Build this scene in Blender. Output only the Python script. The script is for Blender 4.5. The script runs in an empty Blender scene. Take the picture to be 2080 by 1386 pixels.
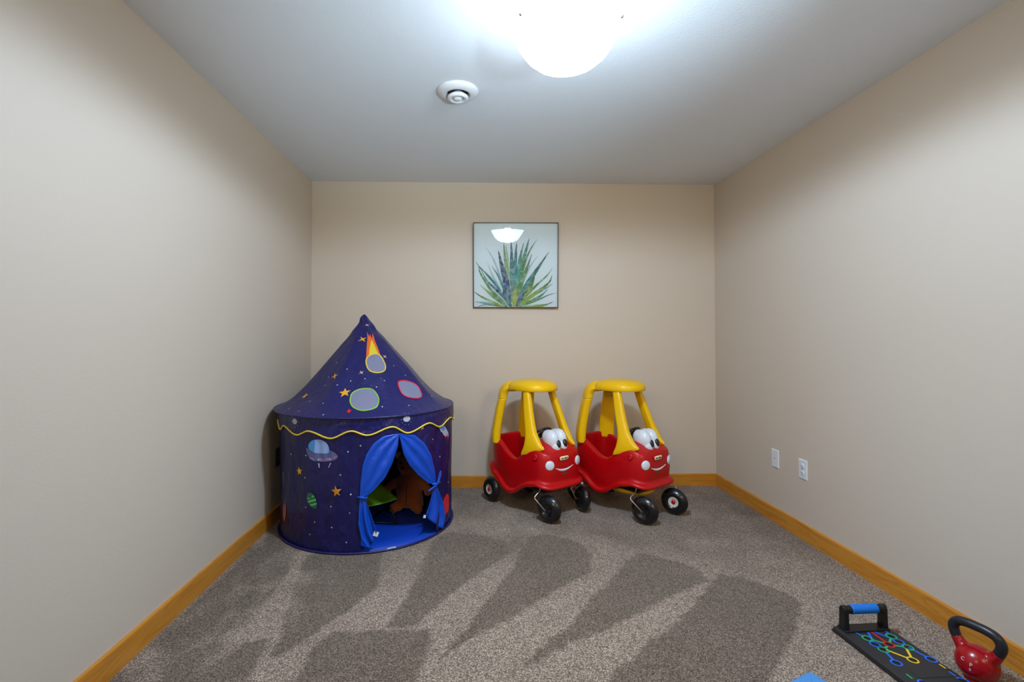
import bpy, bmesh, math, random, json
from mathutils import Vector, Matrix, noise
R = math.radians; PI = math.pi
scene = bpy.context.scene
COL = scene.collection

# ------------------------------------------------------------------ camera
CAMZ = 1.2116
cam_d = bpy.data.cameras.new('camera'); cam = bpy.data.objects.new('camera', cam_d); COL.objects.link(cam)
cam_d.sensor_width = 36.0; cam_d.lens = 1000.07 / 2080 * 36
cam_d.shift_x = (1040 - 992.03) / 2080; cam_d.shift_y = (662.58 - 693) / 2080
cam_d.clip_start = 0.02
yaw, pitch = 0.0294, 0.0188
fwd = Vector((math.sin(yaw) * math.cos(pitch), math.cos(yaw) * math.cos(pitch), math.sin(pitch)))
cam.location = (0, 0, CAMZ); cam.rotation_euler = fwd.to_track_quat('-Z', 'Y').to_euler()
scene.camera = cam

# ------------------------------------------------------------------ world, lights, exposure
XL, XR, YB, YF, H = -1.2895, 1.9583, 3.9433, -2.2, 2.44
LAMP = Vector((0.325, 1.71, 2.30))
w = bpy.data.worlds.new('world'); scene.world = w; w.use_nodes = True
w.node_tree.nodes['Background'].inputs[0].default_value = (0.90, 0.93, 1.0, 1)
w.node_tree.nodes['Background'].inputs[1].default_value = 0.05
def light(name, kind, loc, energy, color, rot=(0, 0, 0), **kw):
    l = bpy.data.lights.new(name, kind); l.energy = energy; l.color = color
    for k, v in kw.items(): setattr(l, k, v)
    o = bpy.data.objects.new(name, l); COL.objects.link(o); o.location = loc; o.rotation_euler = rot
    return o
BULB = LAMP + Vector((0, 0, -0.055))
light('lamp_light_wide', 'SPOT', BULB, 137.5, (0.559, 0.731, 1.0), spot_size=R(179), spot_blend=0.20, shadow_soft_size=0.09)
light('lamp_light_down', 'SPOT', BULB, 112.3, (0.548, 0.716, 1.0), spot_size=R(120), spot_blend=1.0, shadow_soft_size=0.09)
light('lamp_light_glow', 'POINT', BULB, 8.5, (0.72, 0.86, 1.0), shadow_soft_size=0.05)
light('added_ceiling_fill', 'SPOT', (1.0, -0.3, 1.15), 285, (0.556, 0.81, 1.0), rot=(Vector((0.32, 1.52, 2.44)) - Vector((1.0, -0.3, 1.15))).to_track_quat('-Z', 'Y').to_euler(), spot_size=R(52), spot_blend=1.0, shadow_soft_size=0.10)  # added spot out of view, brightens the ceiling around the lamp
for x in (-0.80, 1.60):
    light('added_side_fill', 'AREA', (x, -0.25, 1.95), 6.4, (1.0, 0.819, 0.546), rot=(R(78), 0, R(-20) if x < 0 else R(18)), shape='RECTANGLE', size=0.7, size_y=0.7, spread=R(100))  # two added soft lights out of view, warm fill for the room
scene.view_settings.view_transform = 'Standard'; scene.view_settings.look = 'None'
scene.view_settings.exposure = 0.07; scene.view_settings.gamma = 1.0; scene.view_settings.use_curve_mapping = False

# ------------------------------------------------------------------ helpers
def s2l(c): return tuple((v / 12.92 if v <= 0.04045 else ((v + 0.055) / 1.055) ** 2.4) for v in c)
def rgb(r, g, b): return s2l((r / 255, g / 255, b / 255)) + (1,)
def mat(name, col=(0.5, 0.5, 0.5, 1), rough=0.5, metal=0.0, coat=0.0, bump=None, spec=0.5, sheen=0.0, subsurface=0.0):
    m = bpy.data.materials.new(name); m.use_nodes = True; nt = m.node_tree; b = nt.nodes['Principled BSDF']
    b.inputs['Base Color'].default_value = col; b.inputs['Roughness'].default_value = rough; b.inputs['Metallic'].default_value = metal
    b.inputs['Coat Weight'].default_value = coat; b.inputs['Specular IOR Level'].default_value = spec; b.inputs['Sheen Weight'].default_value = sheen
    if bump:
        sc, st, dist = bump
        tc = nt.nodes.new('ShaderNodeTexCoord'); n = nt.nodes.new('ShaderNodeTexNoise'); n.inputs['Scale'].default_value = sc; n.inputs['Detail'].default_value = 4
        bp = nt.nodes.new('ShaderNodeBump'); bp.inputs['Strength'].default_value = st; bp.inputs['Distance'].default_value = dist
        nt.links.new(tc.outputs['Object'], n.inputs['Vector']); nt.links.new(n.outputs['Fac'], bp.inputs['Height']); nt.links.new(bp.outputs['Normal'], b.inputs['Normal'])
    return m
def speckle(m, amt=0.06, scale=30):
    # slight tonal variation in the base colour (paint / plastic mottling)
    nt = m.node_tree; b = nt.nodes['Principled BSDF']; c = tuple(b.inputs['Base Color'].default_value)
    tc = nt.nodes.new('ShaderNodeTexCoord'); n = nt.nodes.new('ShaderNodeTexNoise'); n.inputs['Scale'].default_value = scale; n.inputs['Detail'].default_value = 5
    mx = nt.nodes.new('ShaderNodeMix'); mx.data_type = 'RGBA'
    mx.inputs[6].default_value = tuple(v * (1 - amt) for v in c[:3]) + (1,); mx.inputs[7].default_value = tuple(min(1, v * (1 + amt)) for v in c[:3]) + (1,)
    nt.links.new(tc.outputs['Object'], n.inputs['Vector']); nt.links.new(n.outputs['Fac'], mx.inputs[0]); nt.links.new(mx.outputs[2], b.inputs['Base Color'])
    return m

def tag(o, label=None, cat=None, group=None, kind=None):
    if label: o['label'] = label
    if cat: o['category'] = cat
    if group: o['group'] = group
    if kind: o['kind'] = kind
    return o
def empty(name, loc, rz=0, **kw):
    o = bpy.data.objects.new(name, None); COL.objects.link(o); o.location = loc; o.rotation_euler = (0, 0, rz); o.empty_display_size = 0.05
    return tag(o, **kw)
def obj(name, bm, mats, parent=None, smooth=True, sharp=None, sub=0, bevel=None, loc=None, rot=None, recalc=True):
    if recalc: bmesh.ops.recalc_face_normals(bm, faces=bm.faces)
    me = bpy.data.meshes.new(name); bm.to_mesh(me); bm.free()
    for m in (mats if isinstance(mats, (list, tuple)) else [mats]): me.materials.append(m)
    if smooth:
        me.shade_smooth()
        if sharp: me.set_sharp_from_angle(angle=R(sharp))
    o = bpy.data.objects.new(name, me); COL.objects.link(o)
    if bevel:
        md = o.modifiers.new('bevel', 'BEVEL'); md.width = bevel; md.segments = 3; md.limit_method = 'ANGLE'; md.angle_limit = R(40)
    if sub:
        md = o.modifiers.new('subdivision', 'SUBSURF'); md.levels = sub; md.render_levels = sub
    if parent: o.parent = parent
    if loc is not None: o.location = loc
    if rot is not None: o.rotation_euler = rot
    return o
def struct(name, bm, m, parent=None, **kw):
    o = obj(name, bm, m, parent, **kw)
    if not parent: o['kind'] = 'structure'
    return o
def addbox(bm, lo, hi, mi=0, M=None):
    vs = [bm.verts.new((x, y, z)) for x in (lo[0], hi[0]) for y in (lo[1], hi[1]) for z in (lo[2], hi[2])]
    for f in ((0, 1, 3, 2), (4, 6, 7, 5), (0, 4, 5, 1), (2, 3, 7, 6), (0, 2, 6, 4), (1, 5, 7, 3)):
        bm.faces.new([vs[i] for i in f]).material_index = mi
    if M is not None:
        for v in vs: v.co = M @ v.co
    return vs
def box(lo, hi, M=None):
    bm = bmesh.new(); addbox(bm, lo, hi, 0, M); return bm
def loft(bm, rings, closed=True, cap=True, mi=0):
    V = [[bm.verts.new(p) for p in r] for r in rings]; n = len(V[0])
    for a, b in zip(V, V[1:]):
        for i in range(n if closed else n - 1):
            j = (i + 1) % n
            bm.faces.new((a[i], a[j], b[j], b[i])).material_index = mi
    if cap and closed:
        bm.faces.new(V[0][::-1]).material_index = mi; bm.faces.new(V[-1]).material_index = mi
    return V
def lathe(bm, prof, n=48, M=None, mi=0, a0=0):
    # profile of (r, z); r = 0 ends collapse to a pole
    prev = None
    for r, z in prof:
        if r < 1e-6: cur = [bm.verts.new((0, 0, z))]
        else: cur = [bm.verts.new((r * math.cos(a0 + 2 * PI * i / n), r * math.sin(a0 + 2 * PI * i / n), z)) for i in range(n)]
        if M is not None:
            for v in cur: v.co = M @ v.co
        if prev:
            for i in range(n):
                j = (i + 1) % n
                if len(prev) == 1 and len(cur) == 1: continue
                if len(prev) == 1: f = (prev[0], cur[j], cur[i])
                elif len(cur) == 1: f = (prev[i], prev[j], cur[0])
                else: f = (prev[i], prev[j], cur[j], cur[i])
                bm.faces.new(f).material_index = mi
        prev = cur
    return bm
def catmull(pts, n=6):
    P = [Vector(p) for p in pts]; out = []
    for i in range(len(P) - 1):
        p0 = P[max(i - 1, 0)]; p1 = P[i]; p2 = P[i + 1]; p3 = P[min(i + 2, len(P) - 1)]
        for k in range(n):
            t = k / n
            out.append(0.5 * ((2 * p1) + (-p0 + p2) * t + (2 * p0 - 5 * p1 + 4 * p2 - p3) * t * t + (-p0 + 3 * p1 - 3 * p2 + p3) * t ** 3))
    out.append(P[-1]); return out
def tube(bm, pts, r, n=12, mi=0, up=None, closed=False, flat=1.0):
    P = [Vector(p) for p in pts]; rings = []; prev = None
    for i, p in enumerate(P):
        if closed: t = P[(i + 1) % len(P)] - P[i - 1]
        else: t = P[min(i + 1, len(P) - 1)] - P[max(i - 1, 0)]
        t.normalize()
        if prev is None:
            u = Vector(up) if up else (Vector((0, 0, 1)) if abs(t.z) < 0.9 else Vector((1, 0, 0)))
        else: u = prev
        u = (u - t * u.dot(t)).normalized(); prev = u; v = t.cross(u)
        rr = r[i] if isinstance(r, (list, tuple)) else r
        rings.append([p + (u * math.cos(2 * PI * k / n) * flat + v * math.sin(2 * PI * k / n)) * rr for k in range(n)])
    if closed:
        V = [[bm.verts.new(q) for q in rg] for rg in rings]
        for a in range(len(V)):
            A, B = V[a], V[(a + 1) % len(V)]
            for k in range(n): bm.faces.new((A[k], A[(k + 1) % n], B[(k + 1) % n], B[k])).material_index = mi
    else: loft(bm, rings, mi=mi)
    return bm
def ellipsoid(bm, c, r, M=None, nu=24, nv=14, mi=0):
    T = Matrix.Translation(c) @ (M if M is not None else Matrix()) @ Matrix.Diagonal((r[0], r[1], r[2], 1))
    prof = [(math.sin(PI * k / nv), -math.cos(PI * k / nv)) for k in range(nv + 1)]
    prof[0] = (0, -1); prof[-1] = (0, 1)
    return lathe(bm, prof, nu, T, mi)
def interp(x, keys):
    if x <= keys[0][0]: return keys[0][1]
    for (a, va), (b, vb) in zip(keys, keys[1:]):
        if x <= b:
            t = (x - a) / (b - a); t = t * t * (3 - 2 * t); return va + (vb - va) * t
    return keys[-1][1]
def lin(x, keys):
    if x <= keys[0][0]: return keys[0][1]
    for (a, va), (b, vb) in zip(keys, keys[1:]):
        if x <= b: return va + (vb - va) * (x - a) / (b - a)
    return keys[-1][1]
def nodes(m): return m.node_tree.nodes, m.node_tree.links

# ------------------------------------------------------------------ materials of the room
def paint(name, col, rough, bs, scale):
    m = mat(name, col, rough); N, L = nodes(m); b = N['Principled BSDF']
    tc = N.new('ShaderNodeTexCoord'); n = N.new('ShaderNodeTexNoise'); n.inputs['Scale'].default_value = scale; n.inputs['Detail'].default_value = 3; n.inputs['Roughness'].default_value = 0.6
    bp = N.new('ShaderNodeBump'); bp.inputs['Strength'].default_value = bs; bp.inputs['Distance'].default_value = 0.002
    L.new(tc.outputs['Object'], n.inputs['Vector']); L.new(n.outputs['Fac'], bp.inputs['Height']); L.new(bp.outputs['Normal'], b.inputs['Normal'])
    n2 = N.new('ShaderNodeTexNoise'); n2.inputs['Scale'].default_value = 1.3; n2.inputs['Detail'].default_value = 2; L.new(tc.outputs['Object'], n2.inputs['Vector'])
    mx = N.new('ShaderNodeMix'); mx.data_type = 'RGBA'; mx.inputs[6].default_value = tuple(v * 0.985 for v in col[:3]) + (1,); mx.inputs[7].default_value = tuple(v * 1.015 for v in col[:3]) + (1,)
    L.new(n2.outputs['Fac'], mx.inputs[0]); L.new(mx.outputs[2], b.inputs['Base Color'])
    return m
M_WALL = paint('beige_wall_paint', rgb(205, 191, 172), 0.6, 0.25, 90)
M_CEIL = paint('ceiling_paint', rgb(228, 233, 238), 0.85, 0.6, 140)

def carpet_mat():
    m = mat('carpet', (0.2, 0.17, 0.14, 1), 0.95, spec=0.15, sheen=0.15); N, L = nodes(m); b = N['Principled BSDF']
    tc = N.new('ShaderNodeTexCoord'); at = N.new('ShaderNodeAttribute'); at.attribute_name = 'pile'
    v = N.new('ShaderNodeTexVoronoi'); v.inputs['Scale'].default_value = 300; L.new(tc.outputs['Object'], v.inputs['Vector'])
    sep = N.new('ShaderNodeSeparateColor'); L.new(v.outputs['Color'], sep.inputs[0])
    n = N.new('ShaderNodeTexNoise'); n.inputs['Scale'].default_value = 520; n.inputs['Detail'].default_value = 3; L.new(tc.outputs['Object'], n.inputs['Vector'])
    # fleck value 0..1
    a = N.new('ShaderNodeMath'); a.operation = 'MULTIPLY_ADD'; L.new(n.outputs['Fac'], a.inputs[0]); a.inputs[1].default_value = 1.3; a.inputs[2].default_value = -0.4
    c = N.new('ShaderNodeMath'); c.operation = 'MULTIPLY_ADD'; L.new(sep.outputs[0], c.inputs[0]); c.inputs[1].default_value = 0.6; L.new(a.outputs[0], c.inputs[2])
    fl = N.new('ShaderNodeValToRGB'); L.new(c.outputs[0], fl.inputs[0]); e = fl.color_ramp.elements
    e[0].position = 0.10; e[0].color = rgb(40, 31, 24); e[1].position = 0.94; e[1].color = rgb(238, 221, 202)
    x = e.new(0.36); x.color = rgb(100, 84, 69); x = e.new(0.62); x.color = rgb(158, 139, 119)
    # pile direction: brushed towards or away from the room's door
    mul = N.new('ShaderNodeValToRGB'); L.new(at.outputs['Fac'], mul.inputs[0]); e = mul.color_ramp.elements
    e[0].position = 0.0; e[0].color = (0.44, 0.395, 0.335, 1); e[1].position = 1.0; e[1].color = (1.07, 1.02, 0.975, 1)
    mm = N.new('ShaderNodeMix'); mm.data_type = 'RGBA'; mm.blend_type = 'MULTIPLY'; mm.inputs[0].default_value = 1
    L.new(fl.outputs[0], mm.inputs[6]); L.new(mul.outputs[0], mm.inputs[7]); L.new(mm.outputs[2], b.inputs['Base Color'])
    bp = N.new('ShaderNodeBump'); bp.inputs['Strength'].default_value = 0.7; bp.inputs['Distance'].default_value = 0.006
    L.new(c.outputs[0], bp.inputs['Height']); L.new(bp.outputs['Normal'], b.inputs['Normal'])
    return m
M_CARPET = carpet_mat()

def wood_mat(name, axis):
    m = mat(name, rgb(205, 150, 80), 0.32, coat=0.15); N, L = nodes(m); b = N['Principled BSDF']
    tc = N.new('ShaderNodeTexCoord'); mp = N.new('ShaderNodeMapping'); L.new(tc.outputs['Object'], mp.inputs['Vector'])
    mp.inputs['Scale'].default_value = (1.2, 14, 14) if axis == 'x' else (14, 1.2, 14)
    n = N.new('ShaderNodeTexNoise'); n.inputs['Scale'].default_value = 1.6; n.inputs['Detail'].default_value = 8; n.inputs['Distortion'].default_value = 1.2; L.new(mp.outputs[0], n.inputs['Vector'])
    wv = N.new('ShaderNodeMath'); wv.operation = 'MULTIPLY'; wv.inputs[1].default_value = 9; L.new(n.outputs['Fac'], wv.inputs[0])
    fr = N.new('ShaderNodeMath'); fr.operation = 'PINGPONG'; fr.inputs[1].default_value = 1; L.new(wv.outputs[0], fr.inputs[0])
    r = N.new('ShaderNodeValToRGB'); L.new(fr.outputs[0], r.inputs[0]); e = r.color_ramp.elements
    e[0].position = 0.0; e[0].color = rgb(178, 108, 26); e[1].position = 0.6; e[1].color = rgb(208, 142, 48)
    n2 = N.new('ShaderNodeTexNoise'); n2.inputs['Scale'].default_value = 0.7; L.new(mp.outputs[0], n2.inputs['Vector'])
    mx = N.new('ShaderNodeMix'); mx.data_type = 'RGBA'; mx.inputs[7].default_value = rgb(198, 130, 40); L.new(n2.outputs['Fac'], mx.inputs[0]); L.new(r.outputs[0], mx.inputs[6]); L.new(mx.outputs[2], b.inputs['Base Color'])
    return m
M_WOODX = wood_mat('maple_trim_x', 'x'); M_WOODY = wood_mat('maple_trim_y', 'y')
M_WHITE = speckle(mat('white_plastic', rgb(222, 224, 226), 0.35), 0.02)

# ------------------------------------------------------------------ the room
def quad_wall(a, b, c, d, nx=1, ny=1):
    bm = bmesh.new(); bm.faces.new([bm.verts.new(p) for p in (a, b, c, d)]); return bm
T = 0.10
struct('wall_back', box((XL - T, YB, 0), (XR + T, YB + T, H)), M_WALL, smooth=False)
struct('wall_left', box((XL - T, YF, 0), (XL, YB, H)), M_WALL, smooth=False)
struct('wall_right', box((XR, YF, 0), (XR + T, YB, H)), M_WALL, smooth=False)
struct('wall_front', box((XL - T, YF - T, 0), (XR + T, YF, H)), M_WALL, smooth=False)
struct('ceiling', box((XL - T, YF, H), (XR + T, YB + T, H + T)), M_CEIL, smooth=False)

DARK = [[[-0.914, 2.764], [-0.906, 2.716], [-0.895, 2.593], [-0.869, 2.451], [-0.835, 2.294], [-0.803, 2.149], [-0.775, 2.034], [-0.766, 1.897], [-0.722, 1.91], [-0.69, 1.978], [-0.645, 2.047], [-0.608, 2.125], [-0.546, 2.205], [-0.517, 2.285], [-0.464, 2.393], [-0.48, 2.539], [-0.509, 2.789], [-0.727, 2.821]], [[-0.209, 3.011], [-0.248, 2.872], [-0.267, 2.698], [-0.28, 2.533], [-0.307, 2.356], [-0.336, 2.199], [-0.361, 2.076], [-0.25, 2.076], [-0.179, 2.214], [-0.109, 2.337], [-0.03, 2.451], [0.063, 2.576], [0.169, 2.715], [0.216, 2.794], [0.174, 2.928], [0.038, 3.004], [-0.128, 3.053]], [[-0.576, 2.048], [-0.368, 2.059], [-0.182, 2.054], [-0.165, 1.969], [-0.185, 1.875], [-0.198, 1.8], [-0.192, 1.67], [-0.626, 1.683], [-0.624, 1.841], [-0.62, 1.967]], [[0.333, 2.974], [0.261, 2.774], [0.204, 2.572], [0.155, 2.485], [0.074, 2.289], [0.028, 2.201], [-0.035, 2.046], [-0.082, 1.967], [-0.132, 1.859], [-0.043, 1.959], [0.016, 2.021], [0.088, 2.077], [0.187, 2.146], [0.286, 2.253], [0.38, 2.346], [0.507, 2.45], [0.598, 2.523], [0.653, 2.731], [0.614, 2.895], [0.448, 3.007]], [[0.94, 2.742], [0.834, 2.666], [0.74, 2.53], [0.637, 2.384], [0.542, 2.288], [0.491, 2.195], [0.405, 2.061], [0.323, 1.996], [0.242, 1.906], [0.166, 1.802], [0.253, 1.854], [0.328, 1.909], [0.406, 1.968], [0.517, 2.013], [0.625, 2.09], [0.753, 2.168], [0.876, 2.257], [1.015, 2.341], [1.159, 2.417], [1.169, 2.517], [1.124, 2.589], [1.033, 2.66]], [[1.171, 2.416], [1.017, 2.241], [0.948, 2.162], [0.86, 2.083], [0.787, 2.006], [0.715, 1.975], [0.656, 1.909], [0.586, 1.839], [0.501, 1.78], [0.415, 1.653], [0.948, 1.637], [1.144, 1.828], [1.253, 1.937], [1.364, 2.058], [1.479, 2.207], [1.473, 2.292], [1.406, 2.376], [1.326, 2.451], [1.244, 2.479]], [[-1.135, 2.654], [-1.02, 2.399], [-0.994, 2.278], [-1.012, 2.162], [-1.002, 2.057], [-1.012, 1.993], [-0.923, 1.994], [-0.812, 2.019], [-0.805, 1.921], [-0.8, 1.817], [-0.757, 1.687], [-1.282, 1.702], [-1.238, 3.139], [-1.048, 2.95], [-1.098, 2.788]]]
def inside(x, y, P):
    c = False; j = len(P) - 1
    for i in range(len(P)):
        if (P[i][1] > y) != (P[j][1] > y) and x < (P[j][0] - P[i][0]) * (y - P[i][1]) / (P[j][1] - P[i][1]) + P[i][0]: c = not c
        j = i
    return c
def dist_edge(x, y, P):
    best = 9
    for i in range(len(P)):
        ax, ay = P[i - 1]; bx, by = P[i]; dx, dy = bx - ax, by - ay
        t = max(0, min(1, ((x - ax) * dx + (y - ay) * dy) / (dx * dx + dy * dy + 1e-9)))
        best = min(best, math.hypot(x - ax - t * dx, y - ay - t * dy))
    return best
BB = [(min(p[0] for p in P) - .06, max(p[0] for p in P) + .06, min(p[1] for p in P) - .06, max(p[1] for p in P) + .06) for P in DARK]
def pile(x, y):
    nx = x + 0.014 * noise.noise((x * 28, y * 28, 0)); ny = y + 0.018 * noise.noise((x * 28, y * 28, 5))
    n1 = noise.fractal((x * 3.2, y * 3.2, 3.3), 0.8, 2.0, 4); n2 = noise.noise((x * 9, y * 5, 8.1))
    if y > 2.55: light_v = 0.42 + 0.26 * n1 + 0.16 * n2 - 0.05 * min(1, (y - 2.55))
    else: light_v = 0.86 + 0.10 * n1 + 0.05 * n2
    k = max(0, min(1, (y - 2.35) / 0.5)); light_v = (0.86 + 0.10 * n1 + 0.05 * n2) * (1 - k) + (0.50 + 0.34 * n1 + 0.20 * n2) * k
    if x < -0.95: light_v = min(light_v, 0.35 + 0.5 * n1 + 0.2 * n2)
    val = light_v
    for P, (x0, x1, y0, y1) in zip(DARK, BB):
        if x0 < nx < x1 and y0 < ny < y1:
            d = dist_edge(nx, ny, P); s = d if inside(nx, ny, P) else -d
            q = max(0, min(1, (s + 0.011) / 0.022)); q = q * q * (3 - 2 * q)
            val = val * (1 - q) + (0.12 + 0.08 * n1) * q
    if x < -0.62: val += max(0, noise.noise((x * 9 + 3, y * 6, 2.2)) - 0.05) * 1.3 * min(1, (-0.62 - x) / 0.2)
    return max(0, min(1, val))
def build_floor():
    bm = bmesh.new(); st = 0.0125; nx = int((XR - XL) / st); y0, y1 = 1.25, YB; ny = int((y1 - y0) / st)
    rows = []; vals = []
    ys = [YF, 0.0] + [y0 + (y1 - y0) * j / ny for j in range(ny + 1)]
    for y in ys:
        row = []
        for i in range(nx + 1):
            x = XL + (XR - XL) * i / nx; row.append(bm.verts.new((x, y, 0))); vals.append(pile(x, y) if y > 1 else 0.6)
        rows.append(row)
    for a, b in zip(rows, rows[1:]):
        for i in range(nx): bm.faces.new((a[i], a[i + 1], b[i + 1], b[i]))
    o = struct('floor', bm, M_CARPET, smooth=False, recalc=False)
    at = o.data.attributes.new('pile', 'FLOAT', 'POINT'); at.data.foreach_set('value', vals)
build_floor()

def baseboard(name, a, b, nrm, m):
    # moulding with an eased top edge, extruded from a to b
    prof = [(0, 0), (0.0125, 0), (0.0125, 0.090), (0.0105, 0.0955), (0.007, 0.0974), (0, 0.0974)]
    bm = bmesh.new(); n = Vector(nrm)
    loft(bm, [[Vector(p) + n * d + Vector((0, 0, z)) for d, z in prof] for p in (a, b)])
    return struct(name, bm, m, smooth=False)
baseboard('baseboard_back', (XL, YB, 0), (XR, YB, 0), (0, -1, 0), M_WOODX)
baseboard('baseboard_left', (XL, YF, 0), (XL, YB - 0.0125, 0), (1, 0, 0), M_WOODY)
baseboard('baseboard_right', (XR, YF, 0), (XR, YB - 0.0125, 0), (-1, 0, 0), M_WOODY)

# ------------------------------------------------------------------ ceiling lamp
M_NICKEL = mat('brushed_nickel', rgb(170, 170, 168), 0.3, 1.0)
def glass_shade_mat(name, strength):
    m = bpy.data.materials.new(name); m.use_nodes = True; N, L = nodes(m); out = N['Material Output']; N.remove(N['Principled BSDF'])
    tp = N.new('ShaderNodeBsdfTransparent'); tp.inputs[0].default_value = (0.86, 0.86, 0.86, 1)
    gl = N.new('ShaderNodeBsdfGlossy'); gl.inputs['Roughness'].default_value = 0.15
    c = N.new('ShaderNodeMixShader'); c.inputs[0].default_value = 0.03; L.new(tp.outputs[0], c.inputs[1]); L.new(gl.outputs[0], c.inputs[2])
    tc = N.new('ShaderNodeTexCoord'); n = N.new('ShaderNodeTexNoise'); n.inputs['Scale'].default_value = 7; n.inputs['Distortion'].default_value = 1.5; L.new(tc.outputs['Object'], n.inputs['Vector'])
    mr = N.new('ShaderNodeMapRange'); mr.inputs[1].default_value = 0.3; mr.inputs[2].default_value = 0.7; mr.inputs[3].default_value = strength * 0.8; mr.inputs[4].default_value = strength * 1.2; L.new(n.outputs['Fac'], mr.inputs[0])
    em = N.new('ShaderNodeEmission'); em.inputs[0].default_value = (0.80, 0.90, 1, 1); ge = N.new('ShaderNodeNewGeometry'); fb = N.new('ShaderNodeMath'); fb.operation = 'SUBTRACT'; fb.inputs[0].default_value = 1.0; L.new(ge.outputs['Backfacing'], fb.inputs[1]); ml = N.new('ShaderNodeMath'); ml.operation = 'MULTIPLY'; L.new(fb.outputs[0], ml.inputs[0]); L.new(mr.outputs[0], ml.inputs[1]); L.new(ml.outputs[0], em.inputs[1])
    ad = N.new('ShaderNodeAddShader'); L.new(c.outputs[0], ad.inputs[0]); L.new(em.outputs[0], ad.inputs[1]); L.new(ad.outputs[0], out.inputs[0])
    return m
M_SHADE = glass_shade_mat('frosted_alabaster_glass', 14); M_SHADE_IN = glass_shade_mat('frosted_glass_inside', 1.0)
M_BULB = bpy.data.materials.new('lit_bulb'); M_BULB.use_nodes = True
_b = M_BULB.node_tree.nodes['Principled BSDF']; _b.inputs['Emission Color'].default_value = (0.85, 0.93, 1, 1); _b.inputs['Emission Strength'].default_value = 20
lamp = empty('ceiling_lamp', (LAMP.x, LAMP.y, H), label='white frosted glass bowl ceiling lamp, lit, hanging close under the ceiling', cat='lamp')
bm = bmesh.new()
out_p = [(0.0, -0.145), (0.03, -0.144), (0.075, -0.136), (0.115, -0.118), (0.145, -0.092), (0.166, -0.062), (0.174, -0.046), (0.180, -0.040), (0.188, -0.020), (0.197, -0.004), (0.203, 0.0)]
inn_p = [(0.199, 0.0), (0.192, -0.006), (0.183, -0.022), (0.176, -0.036), (0.169, -0.044), (0.161, -0.060), (0.141, -0.089), (0.112, -0.114), (0.074, -0.131), (0.03, -0.139), (0.0, -0.140)]
lathe(bm, out_p, 72); lathe(bm, [out_p[-1]] + inn_p, 72, mi=1); bmesh.ops.remove_doubles(bm, verts=bm.verts, dist=1e-5)
obj('glass_bowl', bm, [M_SHADE, M_SHADE_IN], lamp, loc=(0, 0, LAMP.z - H))
bm = bmesh.new(); lathe(bm, [(0, -0.028), (0.02, -0.028), (0.045, -0.022), (0.062, -0.008), (0.065, 0), (0, 0)], 40); obj('canopy', bm, M_WHITE, lamp)
for k in range(3):
    a = R(90 + 120 * k); c, s = math.cos(a), math.sin(a)
    bm = bmesh.new(); tube(bm, [(0.05 * c, 0.05 * s, -0.012), (0.12 * c, 0.12 * s, -0.085), (0.184 * c, 0.184 * s, -0.158)], 0.0032, 8)
    ar = obj('arm', bm, M_WHITE, lamp)
    bm = bmesh.new(); Mx = Matrix.Translation((0.194 * c, 0.194 * s, LAMP.z - H - 0.022)) @ Matrix.Rotation(a, 4, 'Z') @ Matrix.Rotation(R(90), 4, 'Y')
    lathe(bm, [(0, 0.008), (0.003, 0.0075), (0.0055, 0.004), (0.006, 0), (0.0045, -0.004), (0.0045, -0.014), (0, -0.014)], 16, Mx)
    obj('thumbscrew', bm, M_NICKEL, ar)
for s in (-1, 1):
    bm = bmesh.new(); tube(bm, [(0.012 * s, 0, -0.03), (0.03 * s, 0, -0.09), (0.045 * s, 0, -0.125)], 0.010, 12)
    sk = obj('lamp_socket', bm, M_WHITE, lamp)

# ------------------------------------------------------------------ round ceiling vent
vent = empty('ceiling_vent', (-0.081, 2.452, H), label='round white plastic air valve on the ceiling behind the lamp', cat='vent')
bm = bmesh.new()
lathe(bm, [(0.058, 0.0), (0.103, 0.0), (0.1035, -0.006), (0.098, -0.014), (0.084, -0.022), (0.068, -0.027), (0.060, -0.024), (0.056, -0.012), (0.055, 0.0)], 64)
obj('flange', bm, M_WHITE, vent)
bm = bmesh.new(); lathe(bm, [(0.0, -0.003), (0.055, -0.003)], 48); obj('duct_opening', bm, mat('duct_dark', rgb(40, 42, 45), 0.8), vent)
bm = bmesh.new(); lathe(bm, [(0.0, -0.030), (0.022, -0.031), (0.028, -0.034), (0.030, -0.040), (0.034, -0.046), (0.046, -0.046), (0.052, -0.040), (0.052, -0.032), (0.044, -0.026), (0.030, -0.014), (0.02, -0.004), (0.0, -0.004)], 56)
dsk = obj('valve_disc', bm, M_WHITE, vent)
bm = bmesh.new(); lathe(bm, [(0.0, -0.050), (0.012, -0.049), (0.020, -0.045), (0.024, -0.038), (0.025, -0.030), (0, -0.030)], 40)
obj('knob', bm, M_WHITE, dsk)

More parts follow.
